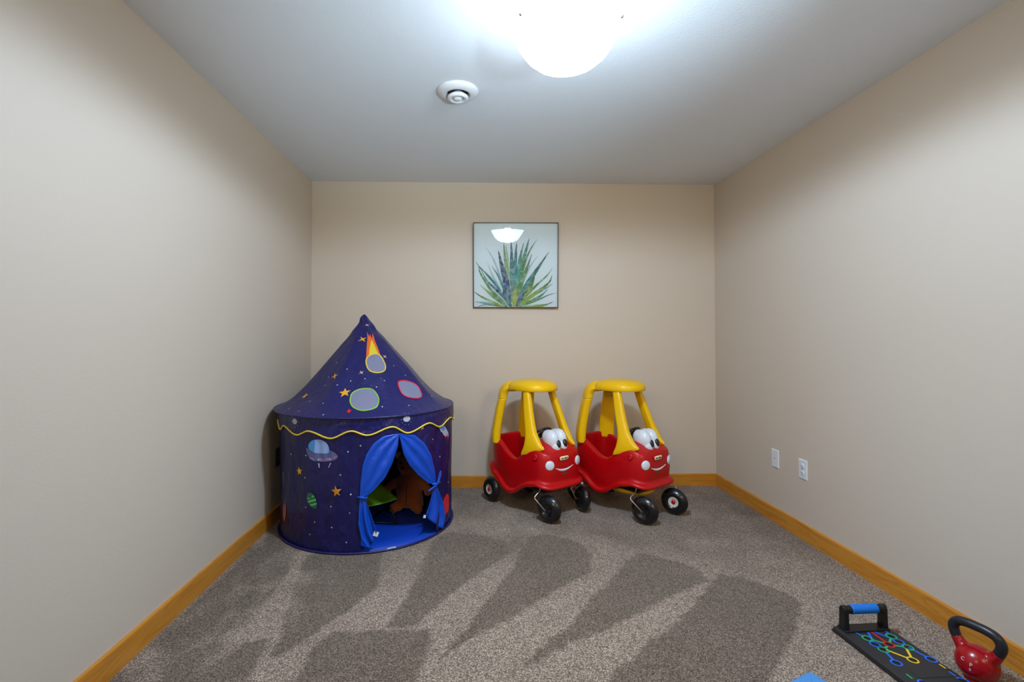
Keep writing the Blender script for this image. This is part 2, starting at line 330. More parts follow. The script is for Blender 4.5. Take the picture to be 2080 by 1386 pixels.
# ------------------------------------------------------------------ wall plates
def plate(name, X, y, z, side, label, kind, M_WHITE=M_WHITE):
    # side = -1: on the right wall facing -x, +1: on the left wall facing +x
    r = empty(name, (X, y, z), label=label, cat='outlet' if kind != 'cable' else 'wall plate')
    r.rotation_euler = (0, 0, 0 if side > 0 else PI)
    bm = bmesh.new(); loft(bm, [[(0, -.036, -.058), (0, .036, -.058), (0, .036, .058), (0, -.036, .058)], [(.004, -.036, -.058), (.004, .036, -.058), (.004, .036, .058), (.004, -.036, .058)], [(.0065, -.032, -.054), (.0065, .032, -.054), (.0065, .032, .054), (.0065, -.032, .054)]])
    obj('cover_plate', bm, M_WHITE, r, smooth=False)
    if kind == 'duplex':
        for s in (-1, 1):
            bm = bmesh.new(); Mx = Matrix.Translation((.0062, 0, .020 * s)) @ Matrix.Rotation(R(90), 4, 'Y') @ Matrix.Diagonal((1, 1.1, 1, 1)); lathe(bm, [(0, .003), (.0135, .003), (.015, .002), (.0155, -.001), (0, -.001)], 24, Mx)
            f = obj('receptacle', bm, M_WHITE, r)
            bm = bmesh.new()
            for q in (-1, 1): addbox(bm, (.009, .0055 * q - .0012, .020 * s - .001), (.0097, .0055 * q + .0012, .020 * s + .007))
            lathe(bm, [(0, .0005), (.0022, .0005), (.0022, -.0005), (0, -.0005)], 12, Matrix.Translation((.0094, 0, .020 * s - .007)) @ Matrix.Rotation(R(90), 4, 'Y'))
            obj('slots', bm, M_DARKSLOT, f, smooth=False)
        bm = bmesh.new(); lathe(bm, [(0, .002), (.003, .0015), (.0035, 0), (0, 0)], 12, Matrix.Translation((.0065, 0, 0)) @ Matrix.Rotation(R(90), 4, 'Y')); obj('screw', bm, M_NICKEL, r)
    else:
        bm = bmesh.new(); lathe(bm, [(0, .004), (.0025, .004), (.004, .003), (.0045, 0), (0, 0)], 16, Matrix.Translation((.0065, 0, 0.002)) @ Matrix.Rotation(R(90), 4, 'Y')); obj('cable_jack', bm, M_NICKEL, r)
        for s in (-1, 1):
            bm = bmesh.new(); lathe(bm, [(0, .0015), (.0025, .001), (.003, 0), (0, 0)], 12, Matrix.Translation((.0065, 0, .042 * s)) @ Matrix.Rotation(R(90), 4, 'Y')); obj('screw', bm, M_WHITE, r)
M_DARKSLOT = mat('slot_dark', rgb(60, 60, 62), 0.7)
plate('cable_plate', XR, 3.155, 0.412, -1, 'white cable jack plate on right wall, farther from the camera than its neighbour', 'cable')
plate('power_outlet', XR, 2.885, 0.414, -1, 'white double power outlet on right wall, nearer the camera', 'duplex')
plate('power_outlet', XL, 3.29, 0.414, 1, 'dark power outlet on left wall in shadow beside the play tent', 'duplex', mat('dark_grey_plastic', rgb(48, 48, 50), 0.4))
# ------------------------------------------------------------------ framed agave picture
PS_ = 0.678
pic = empty('framed_picture', (0.334, YB - 0.006, 1.432), label='square framed print of a blue-green agave plant under glass on the back wall', cat='picture')
pic.rotation_euler = (R(2.63), 0, R(-1.13))
hw = PS_ / 2; fr = 0.006; fd = 0.026
bm = bmesh.new()
for lo, hi in (((-hw, -fd, 0), (-hw + fr, 0, PS_)), ((hw - fr, -fd, 0), (hw, 0, PS_)), ((-hw + fr, -fd, 0), (hw - fr, 0, fr)), ((-hw + fr, -fd, PS_ - fr), (hw - fr, 0, PS_))): addbox(bm, lo, hi)
obj('frame', bm, mat('bronze_frame', rgb(62, 54, 48), 0.35, 0.4), pic, smooth=False, bevel=0.0008)
M_PRINT = mat('print_paper', rgb(206, 216, 214), 0.6)
def wash_mat():
    m = mat('watercolour_leaf', rough=0.6); N, L = nodes(m); b = N['Principled BSDF']
    at = N.new('ShaderNodeAttribute'); at.attribute_name = 'paint'; tc = N.new('ShaderNodeTexCoord')
    n = N.new('ShaderNodeTexNoise'); n.inputs['Scale'].default_value = 26; n.inputs['Detail'].default_value = 6; n.inputs['Distortion'].default_value = 0.8; L.new(tc.outputs['Object'], n.inputs['Vector'])
    r = N.new('ShaderNodeValToRGB'); L.new(n.outputs['Fac'], r.inputs[0]); e = r.color_ramp.elements
    e[0].position = 0.42; e[0].color = (0, 0, 0, 1); e[1].position = 0.72; e[1].color = (0.62, 0.62, 0.62, 1)
    mx = N.new('ShaderNodeMix'); mx.data_type = 'RGBA'; mx.inputs[7].default_value = rgb(176, 200, 182); L.new(r.outputs[0], mx.inputs[0]); L.new(at.outputs['Color'], mx.inputs[6])
    n2 = N.new('ShaderNodeTexNoise'); n2.inputs['Scale'].default_value = 12; n2.inputs['Detail'].default_value = 3; L.new(tc.outputs['Object'], n2.inputs['Vector'])
    hs = N.new('ShaderNodeHueSaturation'); hs.inputs['Saturation'].default_value = 1.05; L.new(mx.outputs[2], hs.inputs['Color'])
    mr = N.new('ShaderNodeMapRange'); mr.inputs[3].default_value = 0.43; mr.inputs[4].default_value = 0.57; L.new(n2.outputs['Fac'], mr.inputs[0]); L.new(mr.outputs[0], hs.inputs['Hue'])
    L.new(hs.outputs[0], b.inputs['Base Color']); return m
TEAL, NAVY, GRN, PALE, DKG, LIME, GREY = (52, 120, 116), (26, 46, 104), (84, 128, 62), (140, 168, 178), (34, 56, 46), (128, 156, 36), (72, 90, 96)
LEAVES = [
 ([(305,450),(420,630),(560,1000)],26,PALE,PALE),([(330,640),(400,830),(520,1030)],28,(175,195,170),PALE),([(1015,560),(900,720),(800,950)],26,PALE,PALE),
 ([(160,1180),(280,1195),(560,1246)],40,PALE,TEAL),([(200,1245),(350,1215),(600,1248)],36,(80,110,150),GRN),([(1265,1060),(1150,1090),(1000,1160),(780,1245)],26,GREY,TEAL),
 ([(1220,930),(1100,1010),(850,1150)],30,PALE,TEAL),([(390,705),(480,840),(580,1080)],36,GREY,TEAL),([(245,750),(330,900),(430,1000),(560,1140)],40,TEAL,NAVY),
 ([(180,645),(230,720),(340,830),(470,990),(560,1150)],40,DKG,TEAL),([(218,700),(240,800),(380,1020),(520,1160),(600,1248)],54,GRN,GRN),
 ([(230,950),(320,1030),(430,1120),(600,1248)],54,(160,180,120),GRN),([(155,1045),(250,1110),(370,1170),(560,1246)],40,DKG,LIME),
 ([(1205,725),(1130,830),(1000,950),(880,1070),(740,1225)],40,GRN,GRN),([(1200,820),(1160,920),(1030,1030),(900,1120),(740,1240)],60,DKG,LIME),
 ([(1150,1005),(1060,1090),(930,1170),(760,1246)],54,TEAL,GRN),([(1215,1180),(1130,1215),(1040,1232),(800,1248)],40,DKG,LIME),
 ([(890,340),(840,530),(780,750),(720,1100)],84,TEAL,GRN),([(820,395),(770,600),(740,850),(700,1150)],74,GREY,(60,150,130)),([(580,430),(610,650),(660,1100)],44,GRN,(190,200,140)),
 ([(552,400),(572,620),(620,900),(660,1150)],76,DKG,(150,180,130)),([(725,390),(710,600),(690,1120)],58,DKG,TEAL),([(650,380),(662,700),(680,1170)],80,NAVY,TEAL),
 ([(1000,345),(900,500),(830,680),(780,850),(720,1150)],40,DKG,GRN),([(928,545),(880,680),(830,820),(740,1120)],58,(70,70,80),GRN),
 ([(480,500),(520,680),(580,900),(640,1190)],100,DKG,NAVY),([(1155,515),(1030,700),(930,850),(820,1030),(730,1200)],84,DKG,TEAL),([(965,850),(920,960),(850,1060),(720,1243)],90,DKG,LIME),
 ([(560,950),(560,1080),(640,1240)],70,TEAL,NAVY),([(880,1020),(800,1110),(720,1243)],60,NAVY,NAVY),([(718,920),(700,1040),(695,1245)],92,DKG,(150,165,70)),([(640,1020),(600,1140),(660,1246)],60,NAVY,TEAL)]
bm = bmesh.new(); ca = bm.verts.layers.float_color.new('paint')
addbox(bm, (-hw + fr, -0.012, fr), (hw - fr, -0.004, PS_ - fr))
def PX(x, y): return (-hw + fr + (x - 155) / 1115 * (PS_ - 2 * fr), fr + (1250 - y) / 1110 * (PS_ - 2 * fr))
for k, (pts, wd, c0, c1) in enumerate(LEAVES):
    P = catmull([(PX(*q)[0], 0, PX(*q)[1]) for q in pts], 8); n = len(P); prev = None; c0 = s2l([v / 255 for v in c0]); c1 = s2l([v / 255 for v in c1])
    for i, p in enumerate(P):
        t = i / (n - 1); tg = (P[min(i + 1, n - 1)] - P[max(i - 1, 0)]).normalized(); nr = Vector((-tg.z, 0, tg.x))
        wv = wd / 1110 * PS_ * 0.5 * 0.80 * (min(1, 0.04 + 1.5 * t ** 0.9) * (1 - 0.55 * max(0, t - 0.75) / 0.25)) * (1 + 0.06 * math.sin(i * 1.7 + k))
        y = -0.0121 - 0.00006 * k
        col = tuple(a + (b - a) * min(1, t * 1.4) for a, b in zip(c0, c1)) + (1,)
        L_ = [bm.verts.new(p + nr * wv * s + Vector((0, y, 0))) for s in (-1, 0, 1)]
        for s, v in zip((0.75, 1.2, 0.8), L_): v[ca] = tuple(min(1, c * s) for c in col[:3]) + (1,)
        for v in L_: v.co.z = max(fr, min(PS_ - fr, v.co.z)); v.co.x = max(-hw + fr, min(hw - fr, v.co.x))
        if prev:
            for a in (0, 1):
                try: bm.faces.new((prev[a], prev[a + 1], L_[a + 1], L_[a])).material_index = 1
                except ValueError: pass
        prev = L_
obj('print', bm, [M_PRINT, wash_mat()], pic, smooth=False, recalc=False)
def pane_mat():
    m = bpy.data.materials.new('picture_glass'); m.use_nodes = True; N, L = nodes(m); N.remove(N['Principled BSDF'])
    tp = N.new('ShaderNodeBsdfTransparent'); gl = N.new('ShaderNodeBsdfGlossy'); gl.inputs['Roughness'].default_value = 0.0
    f = N.new('ShaderNodeFresnel'); f.inputs[0].default_value = 1.55; mu = N.new('ShaderNodeMath'); mu.operation = 'MULTIPLY'; mu.inputs[1].default_value = 1.2; L.new(f.outputs[0], mu.inputs[0])
    mx = N.new('ShaderNodeMixShader'); L.new(mu.outputs[0], mx.inputs[0]); L.new(tp.outputs[0], mx.inputs[1]); L.new(gl.outputs[0], mx.inputs[2]); L.new(mx.outputs[0], N['Material Output'].inputs[0])
    return m
bm = bmesh.new(); bm.faces.new([bm.verts.new(q) for q in ((-hw + fr, -0.022, fr), (hw - fr, -0.022, fr), (hw - fr, -0.022, PS_ - fr), (-hw + fr, -0.022, PS_ - fr))])
obj('glass_pane', bm, pane_mat(), pic, smooth=False, recalc=False)

# ------------------------------------------------------------------ play tent
def cloth(name, col, rough=0.38, bs=0.35, sc=16, sheen=0.0, zsc=(1, 1, 0.45), rid=0.012):
    m = mat(name, col, rough, spec=0.5, sheen=sheen); N, L = nodes(m); b = N['Principled BSDF']
    tc = N.new('ShaderNodeTexCoord'); n = N.new('ShaderNodeTexNoise'); n.inputs['Scale'].default_value = sc; n.inputs['Detail'].default_value = 5; n.inputs['Distortion'].default_value = 0.6
    mp = N.new('ShaderNodeMapping'); mp.inputs['Scale'].default_value = (1.4, 1.4, 0.7); L.new(tc.outputs['Object'], mp.inputs[0]); L.new(mp.outputs[0], n.inputs['Vector'])
    bp = N.new('ShaderNodeBump'); bp.inputs['Strength'].default_value = bs; bp.inputs['Distance'].default_value = 0.02
    n2 = N.new('ShaderNodeTexNoise'); n2.noise_type = 'RIDGED_MULTIFRACTAL'; n2.inputs['Scale'].default_value = sc * 0.42; n2.inputs['Detail'].default_value = 3; n2.inputs['Distortion'].default_value = 0.9
    mp2 = N.new('ShaderNodeMapping'); mp2.inputs['Scale'].default_value = zsc; mp2.inputs['Rotation'].default_value = (0.3, 0.5, 0.2); L.new(tc.outputs['Object'], mp2.inputs[0]); L.new(mp2.outputs[0], n2.inputs['Vector'])
    b2 = N.new('ShaderNodeBump'); b2.inputs['Strength'].default_value = min(1, bs * 0.8); b2.inputs['Distance'].default_value = rid
    L.new(n2.outputs['Fac'], b2.inputs['Height']); L.new(b2.outputs['Normal'], bp.inputs['Normal'])
    L.new(n.outputs['Fac'], bp.inputs['Height']); L.new(bp.outputs['Normal'], b.inputs['Normal']); return m
M_NAVY = cloth('navy_tent_nylon', rgb(25, 25, 88), 0.36, 0.32)
M_NAVYW = cloth('navy_tent_nylon_creased', rgb(20, 19, 80), 0.33, 0.8, 11, 0.0, (1.2, 1.2, 0.4), 0.02)
M_NAVYV = cloth('navy_valance_nylon', rgb(22, 21, 86), 0.30, 0.8, 14, 0.0, (0.7, 0.7, 2.2), 0.02)
M_BLUE = cloth('bright_blue_nylon', rgb(0, 70, 184), 0.42, 0.35, 13)
M_FLOORB = cloth('blue_floor_sheet', rgb(4, 60, 174), 0.5, 0.12, 6)
M_MESH = mat('grey_mesh_window', rgb(122, 124, 148), 0.8)
def flat(name, r, g, b_, rough=0.45): return mat(name, rgb(r, g, b_), rough)
M_YEL = flat('yellow_piping', 228, 200, 62); M_STAR = flat('print_gold', 226, 160, 40); M_OR = flat('print_orange', 226, 100, 36); M_YP = flat('print_yellow', 214, 196, 40)
M_RED = flat('print_red', 214, 28, 40); M_REDP = flat('red_piping', 214, 34, 60); M_GRNP = flat('green_piping', 140, 196, 70); M_GPL = flat('print_green', 26, 104, 60); M_GPL2 = flat('print_light_green', 90, 170, 110)
M_DOT = flat('print_white', 190, 190, 214); M_UFO = flat('print_ufo_grey', 84, 92, 140); M_DOME = flat('print_pale_blue', 138, 168, 226); M_DOME2 = flat('print_sky_blue', 70, 146, 214); M_BAND = flat('print_blue_grey', 104, 130, 190); M_MAG = flat('print_magenta', 206, 44, 110); M_SUN = flat('print_pale_grey', 176, 180, 200); M_RUST = flat('print_rust', 176, 84, 50); M_PEACH = flat('print_peach', 216, 168, 130)
PAL = [M_STAR, M_OR, M_YP, M_RED, M_GPL, M_GPL2, M_DOT, M_UFO, M_DOME, M_DOME2, M_BAND, M_MAG, M_SUN, M_RUST, M_PEACH]
WD = {"ufo_dome": [[-0.441, 0.583], [-0.427, 0.606], [-0.377, 0.624], [-0.306, 0.629], [-0.24, 0.619], [-0.203, 0.592], [-0.2, 0.564], [-0.23, 0.554], [-0.343, 0.553], [-0.416, 0.565]], "ufo_domeL": [[-0.441, 0.583], [-0.427, 0.606], [-0.377, 0.624], [-0.353, 0.625], [-0.367, 0.556], [-0.416, 0.565]], "ufo_body": [[-0.468, 0.576], [-0.416, 0.565], [-0.343, 0.553], [-0.23, 0.554], [-0.2, 0.575], [-0.125, 0.555], [-0.107, 0.541], [-0.125, 0.524], [-0.188, 0.512], [-0.275, 0.507], [-0.369, 0.509], [-0.418, 0.518], [-0.456, 0.543]], "ufo_band": [[-0.433, 0.53], [-0.38, 0.525], [-0.275, 0.525], [-0.167, 0.532], [-0.109, 0.545], [-0.113, 0.533], [-0.188, 0.515], [-0.275, 0.508], [-0.369, 0.509], [-0.418, 0.518]], "dot0": [[-0.362, 0.521]], "dot1": [[-0.315, 0.518]], "dot2": [[-0.273, 0.518]], "dot3": [[-0.229, 0.519]], "dot4": [[-0.192, 0.523]], "dot5": [[-0.154, 0.528]], "dot6": [[-0.125, 0.534]], "leg1": [[-0.326, 0.497], [-0.312, 0.495], [-0.309, 0.472], [-0.316, 0.472]], "leg2": [[-0.188, 0.504], [-0.178, 0.501], [-0.204, 0.475], [-0.21, 0.476]], "gplanet": [[-0.46, 0.296], [-0.455, 0.319], [-0.425, 0.328], [-0.387, 0.321], [-0.357, 0.297], [-0.336, 0.271], [-0.345, 0.248], [-0.374, 0.242], [-0.419, 0.255], [-0.453, 0.274]], "gs1": [[-0.457, 0.299], [-0.381, 0.315], [-0.369, 0.308], [-0.446, 0.289]], "gs2": [[-0.446, 0.28], [-0.351, 0.297], [-0.345, 0.288], [-0.436, 0.271]], "gs3": [[-0.426, 0.261], [-0.339, 0.276], [-0.337, 0.268], [-0.41, 0.252]], "rplanet": [[1.15, 0.201], [1.215, 0.218], [1.464, 0.197], [1.492, 0.066], [1.216, 0.128], [1.163, 0.169]], "rocket": [[1.071, 0.669], [1.123, 0.67], [1.228, 0.626], [1.297, 0.588], [1.311, 0.561], [1.18, 0.585], [1.095, 0.621], [1.052, 0.655]], "rocket_win": [[1.113, 0.662], [1.159, 0.654], [1.199, 0.632], [1.176, 0.616], [1.116, 0.625], [1.093, 0.645]], "rocket_fire": [[1.179, 0.588], [1.306, 0.565], [1.31, 0.546], [1.222, 0.562]], "stars5": [[[[-0.58, 0.436]], 0.026], [[[-0.116, 0.349]], 0.033], [[[0.786, 0.671]], 0.02]], "suns": [[[[-0.628, 0.719]], 0.034], [[[0.588, 0.732]], 0.028]], "dots": [[-0.716, 0.523], [-0.474, 0.533], [0.121, 0.599], [-0.005, 0.565], [-0.08, 0.438], [-0.489, 0.407], [0.028, 0.332], [-0.181, 0.261], [0.017, 0.229], [-0.361, 0.168], [-0.172, 0.145], [-0.427, 0.093], [0.949, 0.584], [1.097, 0.463], [1.322, 0.272], [1.236, 0.07], [-0.479, 0.241], [-0.017, 0.067]], "orangeL": [[-0.928, 0.235], [-0.878, 0.227], [-0.847, 0.174], [-0.873, 0.118], [-0.931, 0.132], [-0.964, 0.186]], "whiteL": [[-1.025, 0.383], [-0.936, 0.38], [-0.893, 0.327], [-0.929, 0.269], [-0.99, 0.314]]}
KD = {"fire": [[0.191, 1.066], [0.21, 1.108], [0.247, 1.163], [0.341, 1.236], [0.402, 1.201], [0.479, 1.22], [0.484, 1.188], [0.684, 1.227], [0.628, 1.182], [0.625, 1.132], [0.607, 1.07], [0.574, 1.089], [0.451, 1.095], [0.291, 1.087]], "fire2": [[0.269, 1.084], [0.326, 1.132], [0.408, 1.169], [0.458, 1.182], [0.503, 1.169], [0.534, 1.132], [0.552, 1.094], [0.452, 1.097]], "win1": [[0.192, 1.055], [0.263, 1.081], [0.451, 1.095], [0.602, 1.08], [0.633, 1.034], [0.598, 1.005], [0.521, 0.989], [0.39, 0.984], [0.269, 0.994], [0.208, 1.02]], "win2": [[-0.015, 0.842], [-0.005, 0.873], [0.098, 0.893], [0.242, 0.895], [0.318, 0.881], [0.36, 0.844], [0.334, 0.809], [0.279, 0.794], [0.161, 0.787], [0.059, 0.801], [0.005, 0.822]], "win3": [[0.757, 0.916], [0.826, 0.929], [0.96, 0.927], [1.096, 0.909], [1.133, 0.881], [1.083, 0.841], [0.999, 0.825], [0.889, 0.827], [0.779, 0.842], [0.734, 0.871]], "stars5": [[[[-0.116, 0.876]], 0.034]], "stars4": [[[[-0.42, 0.965]], 0.028], [[[0.095, 0.986]], 0.018], [[[0.042, 1.186]], 0.028], [[[0.738, 1.077]], 0.018], [[[0.383, 1.279]], 0.014], [[[-0.829, 0.845]], 0.028]], "red": [[[[0.015, 0.786]], 0.014]], "dots": [[-0.612, 1.041], [-0.21, 1.006], [-0.593, 0.956], [-0.54, 0.91], [-0.271, 0.918], [-0.078, 0.939], [0.171, 0.951], [0.501, 0.938], [0.358, 0.904], [0.862, 1.019], [1.033, 0.958], [1.241, 0.823], [0.724, 0.796], [-0.337, 0.821], [-0.603, 0.823], [-0.602, 0.776], [-0.242, 0.769], [0.385, 0.802], [-0.81, 0.777]]}
TC = Vector((-0.695, 3.31)); KC = Vector((-0.709, 3.303))
tent = empty('play_tent', (TC.x, TC.y, 0), label='navy blue castle-shaped play tent printed with stars and a flying saucer, in the left corner', cat='play tent')
def Pw(th, z, off=0.0, raw=False):
    r = lin(z, [(0, .543), (.30, .541), (.60, .550), (.74, .553)])
    if not raw:
        k = min(1, max(0, (0.72 - z) / 0.15)) * min(1, max(0.25, z / 0.06))
        d = 0.008 * noise.noise((math.sin(th) * 5, math.cos(th) * 5, z * 2.2)) + 0.006 * noise.noise((math.sin(th) * 17, math.cos(th) * 17, z * 4.5 + 3))
        # long sagging folds running down towards the entrance
        f = (z - 0.40) * 1.6 + (th + 0.15)
        d += 0.022 * math.exp(-((f) / 0.07) ** 2) * max(0, min(1, (0.5 - z) / 0.3)) - 0.020 * math.exp(-((f - 0.15) / 0.08) ** 2) * max(0, min(1, (0.45 - z) / 0.3))
        d -= 0.012 * math.exp(-((th + 0.92) / 0.06) ** 2) * max(0, min(1, (z - 0.15) / 0.3))
        r += d * k
    r += off
    return Vector((r * math.sin(th), -r * math.cos(th), z))
RCK = [(.754, .566), (.762, .553), (.775, .530), (.800, .495), (.825, .463), (.905, .383), (1.02, .283), (1.185, .134), (1.26, .068), (1.30, .036), (1.325, .024), (1.340, .014), (1.352, .003)]
def Pc(th, z, off=0.0):
    r = lin(z, RCK); k = max(0, min(1, (z - 0.754) / 0.10))
    ph = (th + 0.32) / (2 * PI / 8); q = abs((ph % 1) - 0.5) * 2      # 1 on the panel seams
    r *= 1 - 0.065 * k * (1 - q * q)
    r += 0.004 * k * noise.noise((math.sin(th) * 3.5, math.cos(th) * 3.5, z * 5)) + off
    tw = max(0, min(1, (z - 1.16) / 0.15)); r += 0.009 * tw * math.sin(th * 5 + z * 40) * min(1, r / 0.03)
    c = KC - TC; lean = max(0, (z - 1.0)) / 0.345
    return Vector((c.x - 0.022 * lean + r * math.sin(th) + 0.006 * tw * math.sin(z * 60), c.y + 0.02 * lean - r * math.cos(th), z))
def decal(bm, poly, F, layer, mi, cuts=3):
    pts = [Vector((a, b, 0)) for a, b in poly]
    b2 = bmesh.new(); f = b2.faces.new([b2.verts.new(p) for p in pts]); bmesh.ops.triangulate(b2, faces=[f])
    bmesh.ops.subdivide_edges(b2, edges=b2.edges[:], cuts=cuts, use_grid_fill=True)
    mp = {v: bm.verts.new(F(v.co.x, v.co.y, 0.0010 * layer + 0.0012)) for v in b2.verts}
    for f in b2.faces: bm.faces.new([mp[v] for v in f.verts]).material_index = mi
    b2.free()
def starpoly(c, r, n, inner, F, rot=0.0):
    th, z = c; rr = (F(th, z).xy - (Vector((0, 0)) if F is Pw else KC - TC)).length
    sl = 1.0 if F is Pw else 0.74
    out = []
    for i in range(2 * n):
        a = PI / 2 + rot + PI * i / n; q = r if i % 2 == 0 else r * inner
        out.append((th + q * math.cos(a) / rr, z + q * math.sin(a) * sl))
    return out
# roof cone
bm = bmesh.new(); zs = [.754, .758, .764, .775, .79, .81] + [0.83 + 0.0125 * i for i in range(38)] + [1.31, 1.32, 1.33, 1.34, 1.346, 1.352]
Vc = loft(bm, [[Pc(2 * PI * i / 128, z) for i in range(128)] for z in zs], cap=False); bm.faces.new(Vc[-1])
m_off = 1
def dec(bm, poly, F, layer, m, cuts=3): decal(bm, poly, F, layer, 1 + PAL.index(m), cuts)
dec(bm, KD['fire'], Pc, 1, M_OR); dec(bm, KD['fire2'], Pc, 2, M_YP)
for c, r in KD['stars5']: dec(bm, starpoly(c[0], r, 5, .42, Pc, .2), Pc, 1, M_STAR, 1)
for c, r in KD['stars4']: dec(bm, starpoly(c[0], r, 4, .28, Pc, .6), Pc, 1, M_STAR if r > .02 else M_PEACH, 1)
for c, r in KD['red']: dec(bm, starpoly(c[0], r, 4, .6, Pc, .3), Pc, 1, M_RED, 1)
for c in KD['dots']: dec(bm, starpoly(c, .0055, 4, .5, Pc), Pc, 1, M_DOT, 0)
def hidden_rng(seed): return random.Random(seed)
rg = hidden_rng(4)
for i in range(34):
    th = rg.uniform(1.4, 5.2); z = rg.uniform(.79, 1.15); dec(bm, starpoly((th, z), rg.choice((.006, .006, .02)), 4, .35, Pc), Pc, 1, rg.choice((M_DOT, M_STAR)), 0)
roof = obj('roof', bm, [M_NAVY] + PAL, tent, recalc=False)
roof['label'] = 'navy cone roof with comet and star prints'
# mesh windows with piping (curved outlines on the cone)
for key, pm, lab in (('win1', M_YEL, 'round grey mesh window with yellow piping'), ('win2', M_GRNP, 'oval grey mesh window with green piping'), ('win3', M_REDP, 'oval grey mesh window with red piping')):
    P = [Vector((a, b, 0)) for a, b in KD[key]]; n = len(P); sm = []
    for i in range(n):
        for k in range(5):
            t = k / 5; p0, p1, p2, p3 = P[i - 1], P[i], P[(i + 1) % n], P[(i + 2) % n]
            sm.append(0.5 * (2 * p1 + (p2 - p0) * t + (2 * p0 - 5 * p1 + 4 * p2 - p3) * t * t + (3 * p1 - p0 - 3 * p2 + p3) * t ** 3))
    bm = bmesh.new(); decal(bm, [(q.x, q.y) for q in sm], Pc, 2.5, 0, 1)
    wn = obj('mesh_window', bm, M_MESH, roof, recalc=False); wn['label'] = lab
    bm = bmesh.new(); tube(bm, [Pc(q.x, q.y, .003) for q in sm], .0042, 6, closed=True); 
    for v in bm.verts: pass
    wn2 = obj('piping', bm, pm, roof)
# rim hoop
bm = bmesh.new(); tube(bm, [Pc(2 * PI * i / 96, .754, .001) for i in range(96)], .0055, 8, closed=True); obj('rim_hoop', bm, M_NAVY, tent)
# walls
ARCH = [(.127, .30), (.129, .394), (.146, .487), (.179, .546), (.245, .606), (.341, .645), (.495, .655), (.687, .63), (.817, .57), (.91, .494), (.968, .41), (.991, .347), (1.032, .26)]
bm = bmesh.new(); NR = 80
ths = [1.032 + (2 * PI + .127 - 1.032) * i / 430 for i in range(431)]
loft(bm, [[Pw(t, 0.006 + 0.742 * k / NR) for t in ths] for k in range(NR + 1)], closed=False, cap=False)
ths = sorted(set([.127 + (1.032 - .127) * i / 60 for i in range(61)] + [a for a, b in ARCH]))
loft(bm, [[Pw(t, lin(t, ARCH) + (.748 - lin(t, ARCH)) * k / 14) for t in ths] for k in range(15)], closed=False, cap=False)
def rounded(P, n=4):
    P = [Vector((a, b, 0)) for a, b in P]; m = len(P); sm = []
    for i in range(m):
        for k in range(n):
            t = k / n; p0, p1, p2, p3 = P[i - 1], P[i], P[(i + 1) % m], P[(i + 2) % m]
            q = 0.5 * (2 * p1 + (p2 - p0) * t + (2 * p0 - 5 * p1 + 4 * p2 - p3) * t * t + (3 * p1 - p0 - 3 * p2 + p3) * t ** 3); sm.append((q.x, q.y))
    return sm
def disc(c, r): return [(c[0] + r * math.cos(2 * PI * k / 28) / .55, c[1] + r * math.sin(2 * PI * k / 28)) for k in range(28)]
D = lambda k, l, m, c=2: dec(bm, rounded(WD[k]) if k in ('ufo_dome', 'ufo_body', 'gplanet', 'rocket_win', 'orangeL', 'whiteL') else WD[k], Pw, l, m, min(c, 1))
D('ufo_body', 1, M_UFO); D('ufo_band', 2, M_BAND); D('ufo_dome', 2, M_DOME); D('ufo_domeL', 3, M_DOME2)
for i in range(7):
    c = WD['dot%d' % i][0]; dec(bm, starpoly(c, .0062, 5, .8, Pw), Pw, 3, (M_MAG, M_YP, M_RED, M_MAG, M_YP, M_RED, M_MAG)[i], 0)
D('leg1', 1, M_SUN, 0); D('leg2', 1, M_SUN, 0); D('gplanet', 1, M_GPL); D('gs1', 2, M_GPL2, 0); D('gs2', 2, M_GPL2, 0); D('gs3', 2, M_GPL2, 0)
dec(bm, disc((1.268, .140), .063), Pw, 1, M_RED, 1); D('rocket', 1, M_SUN, 1); D('rocket_win', 2, M_DOME2, 0); D('rocket_fire', 1, M_RED, 0)
D('orangeL', 1, M_RUST, 1); D('whiteL', 1, M_SUN, 1)
for (c, r) in WD['stars5']: dec(bm, starpoly(c[0], r, 5, .42, Pw, .15), Pw, 1, M_STAR, 1)
for c in WD['dots']: dec(bm, starpoly(c, .006, 4, .45, Pw), Pw, 1, M_DOT, 0)
for i in range(60):
    th = rg.uniform(1.6, 5.0); z = rg.uniform(.08, .6); big = rg.random() < .3
    dec(bm, starpoly((th, z), .03 if big else .006, 5 if big else 4, .42, Pw), Pw, 1, M_STAR if big else M_DOT, 0)
wall = obj('fabric_wall', bm, [M_NAVYW] + PAL, tent, recalc=False); wall['label'] = 'navy cloth wall with saucer, planet and star prints'
# valance with wavy hem
WV = [(-.979, .647), (-.862, .679), (-.596, .644), (-.425, .674), (-.177, .641), (.034, .682), (.187, .657), (.432, .695), (.605, .651), (.867, .689), (1.057, .652), (1.311, .684)]
k = 1.311; s = 1
while k < 2 * PI - .979 - .3: k += .27; WV.append((k, .650 if s else .686)); s = 1 - s
WV.append((2 * PI - .979, .647))
def wave(t):
    while t < -.979: t += 2 * PI
    while t > 2 * PI - .979: t -= 2 * PI
    return interp(t, WV)
def Pv(t, z, off=0.0):
    u = (.75 - z) / .1
    return Pw(t, z, .0045 + .004 * u + off + .0035 * u * noise.noise((math.sin(t) * 9, math.cos(t) * 9, z * 9)), True)
bm = bmesh.new(); NT = 288
loft(bm, [[Pv(-.979 + 2 * PI * i / NT, .752 + (wave(-.979 + 2 * PI * i / NT) - .752) * q / 10) for i in range(NT)] for q in range(11)], cap=False)
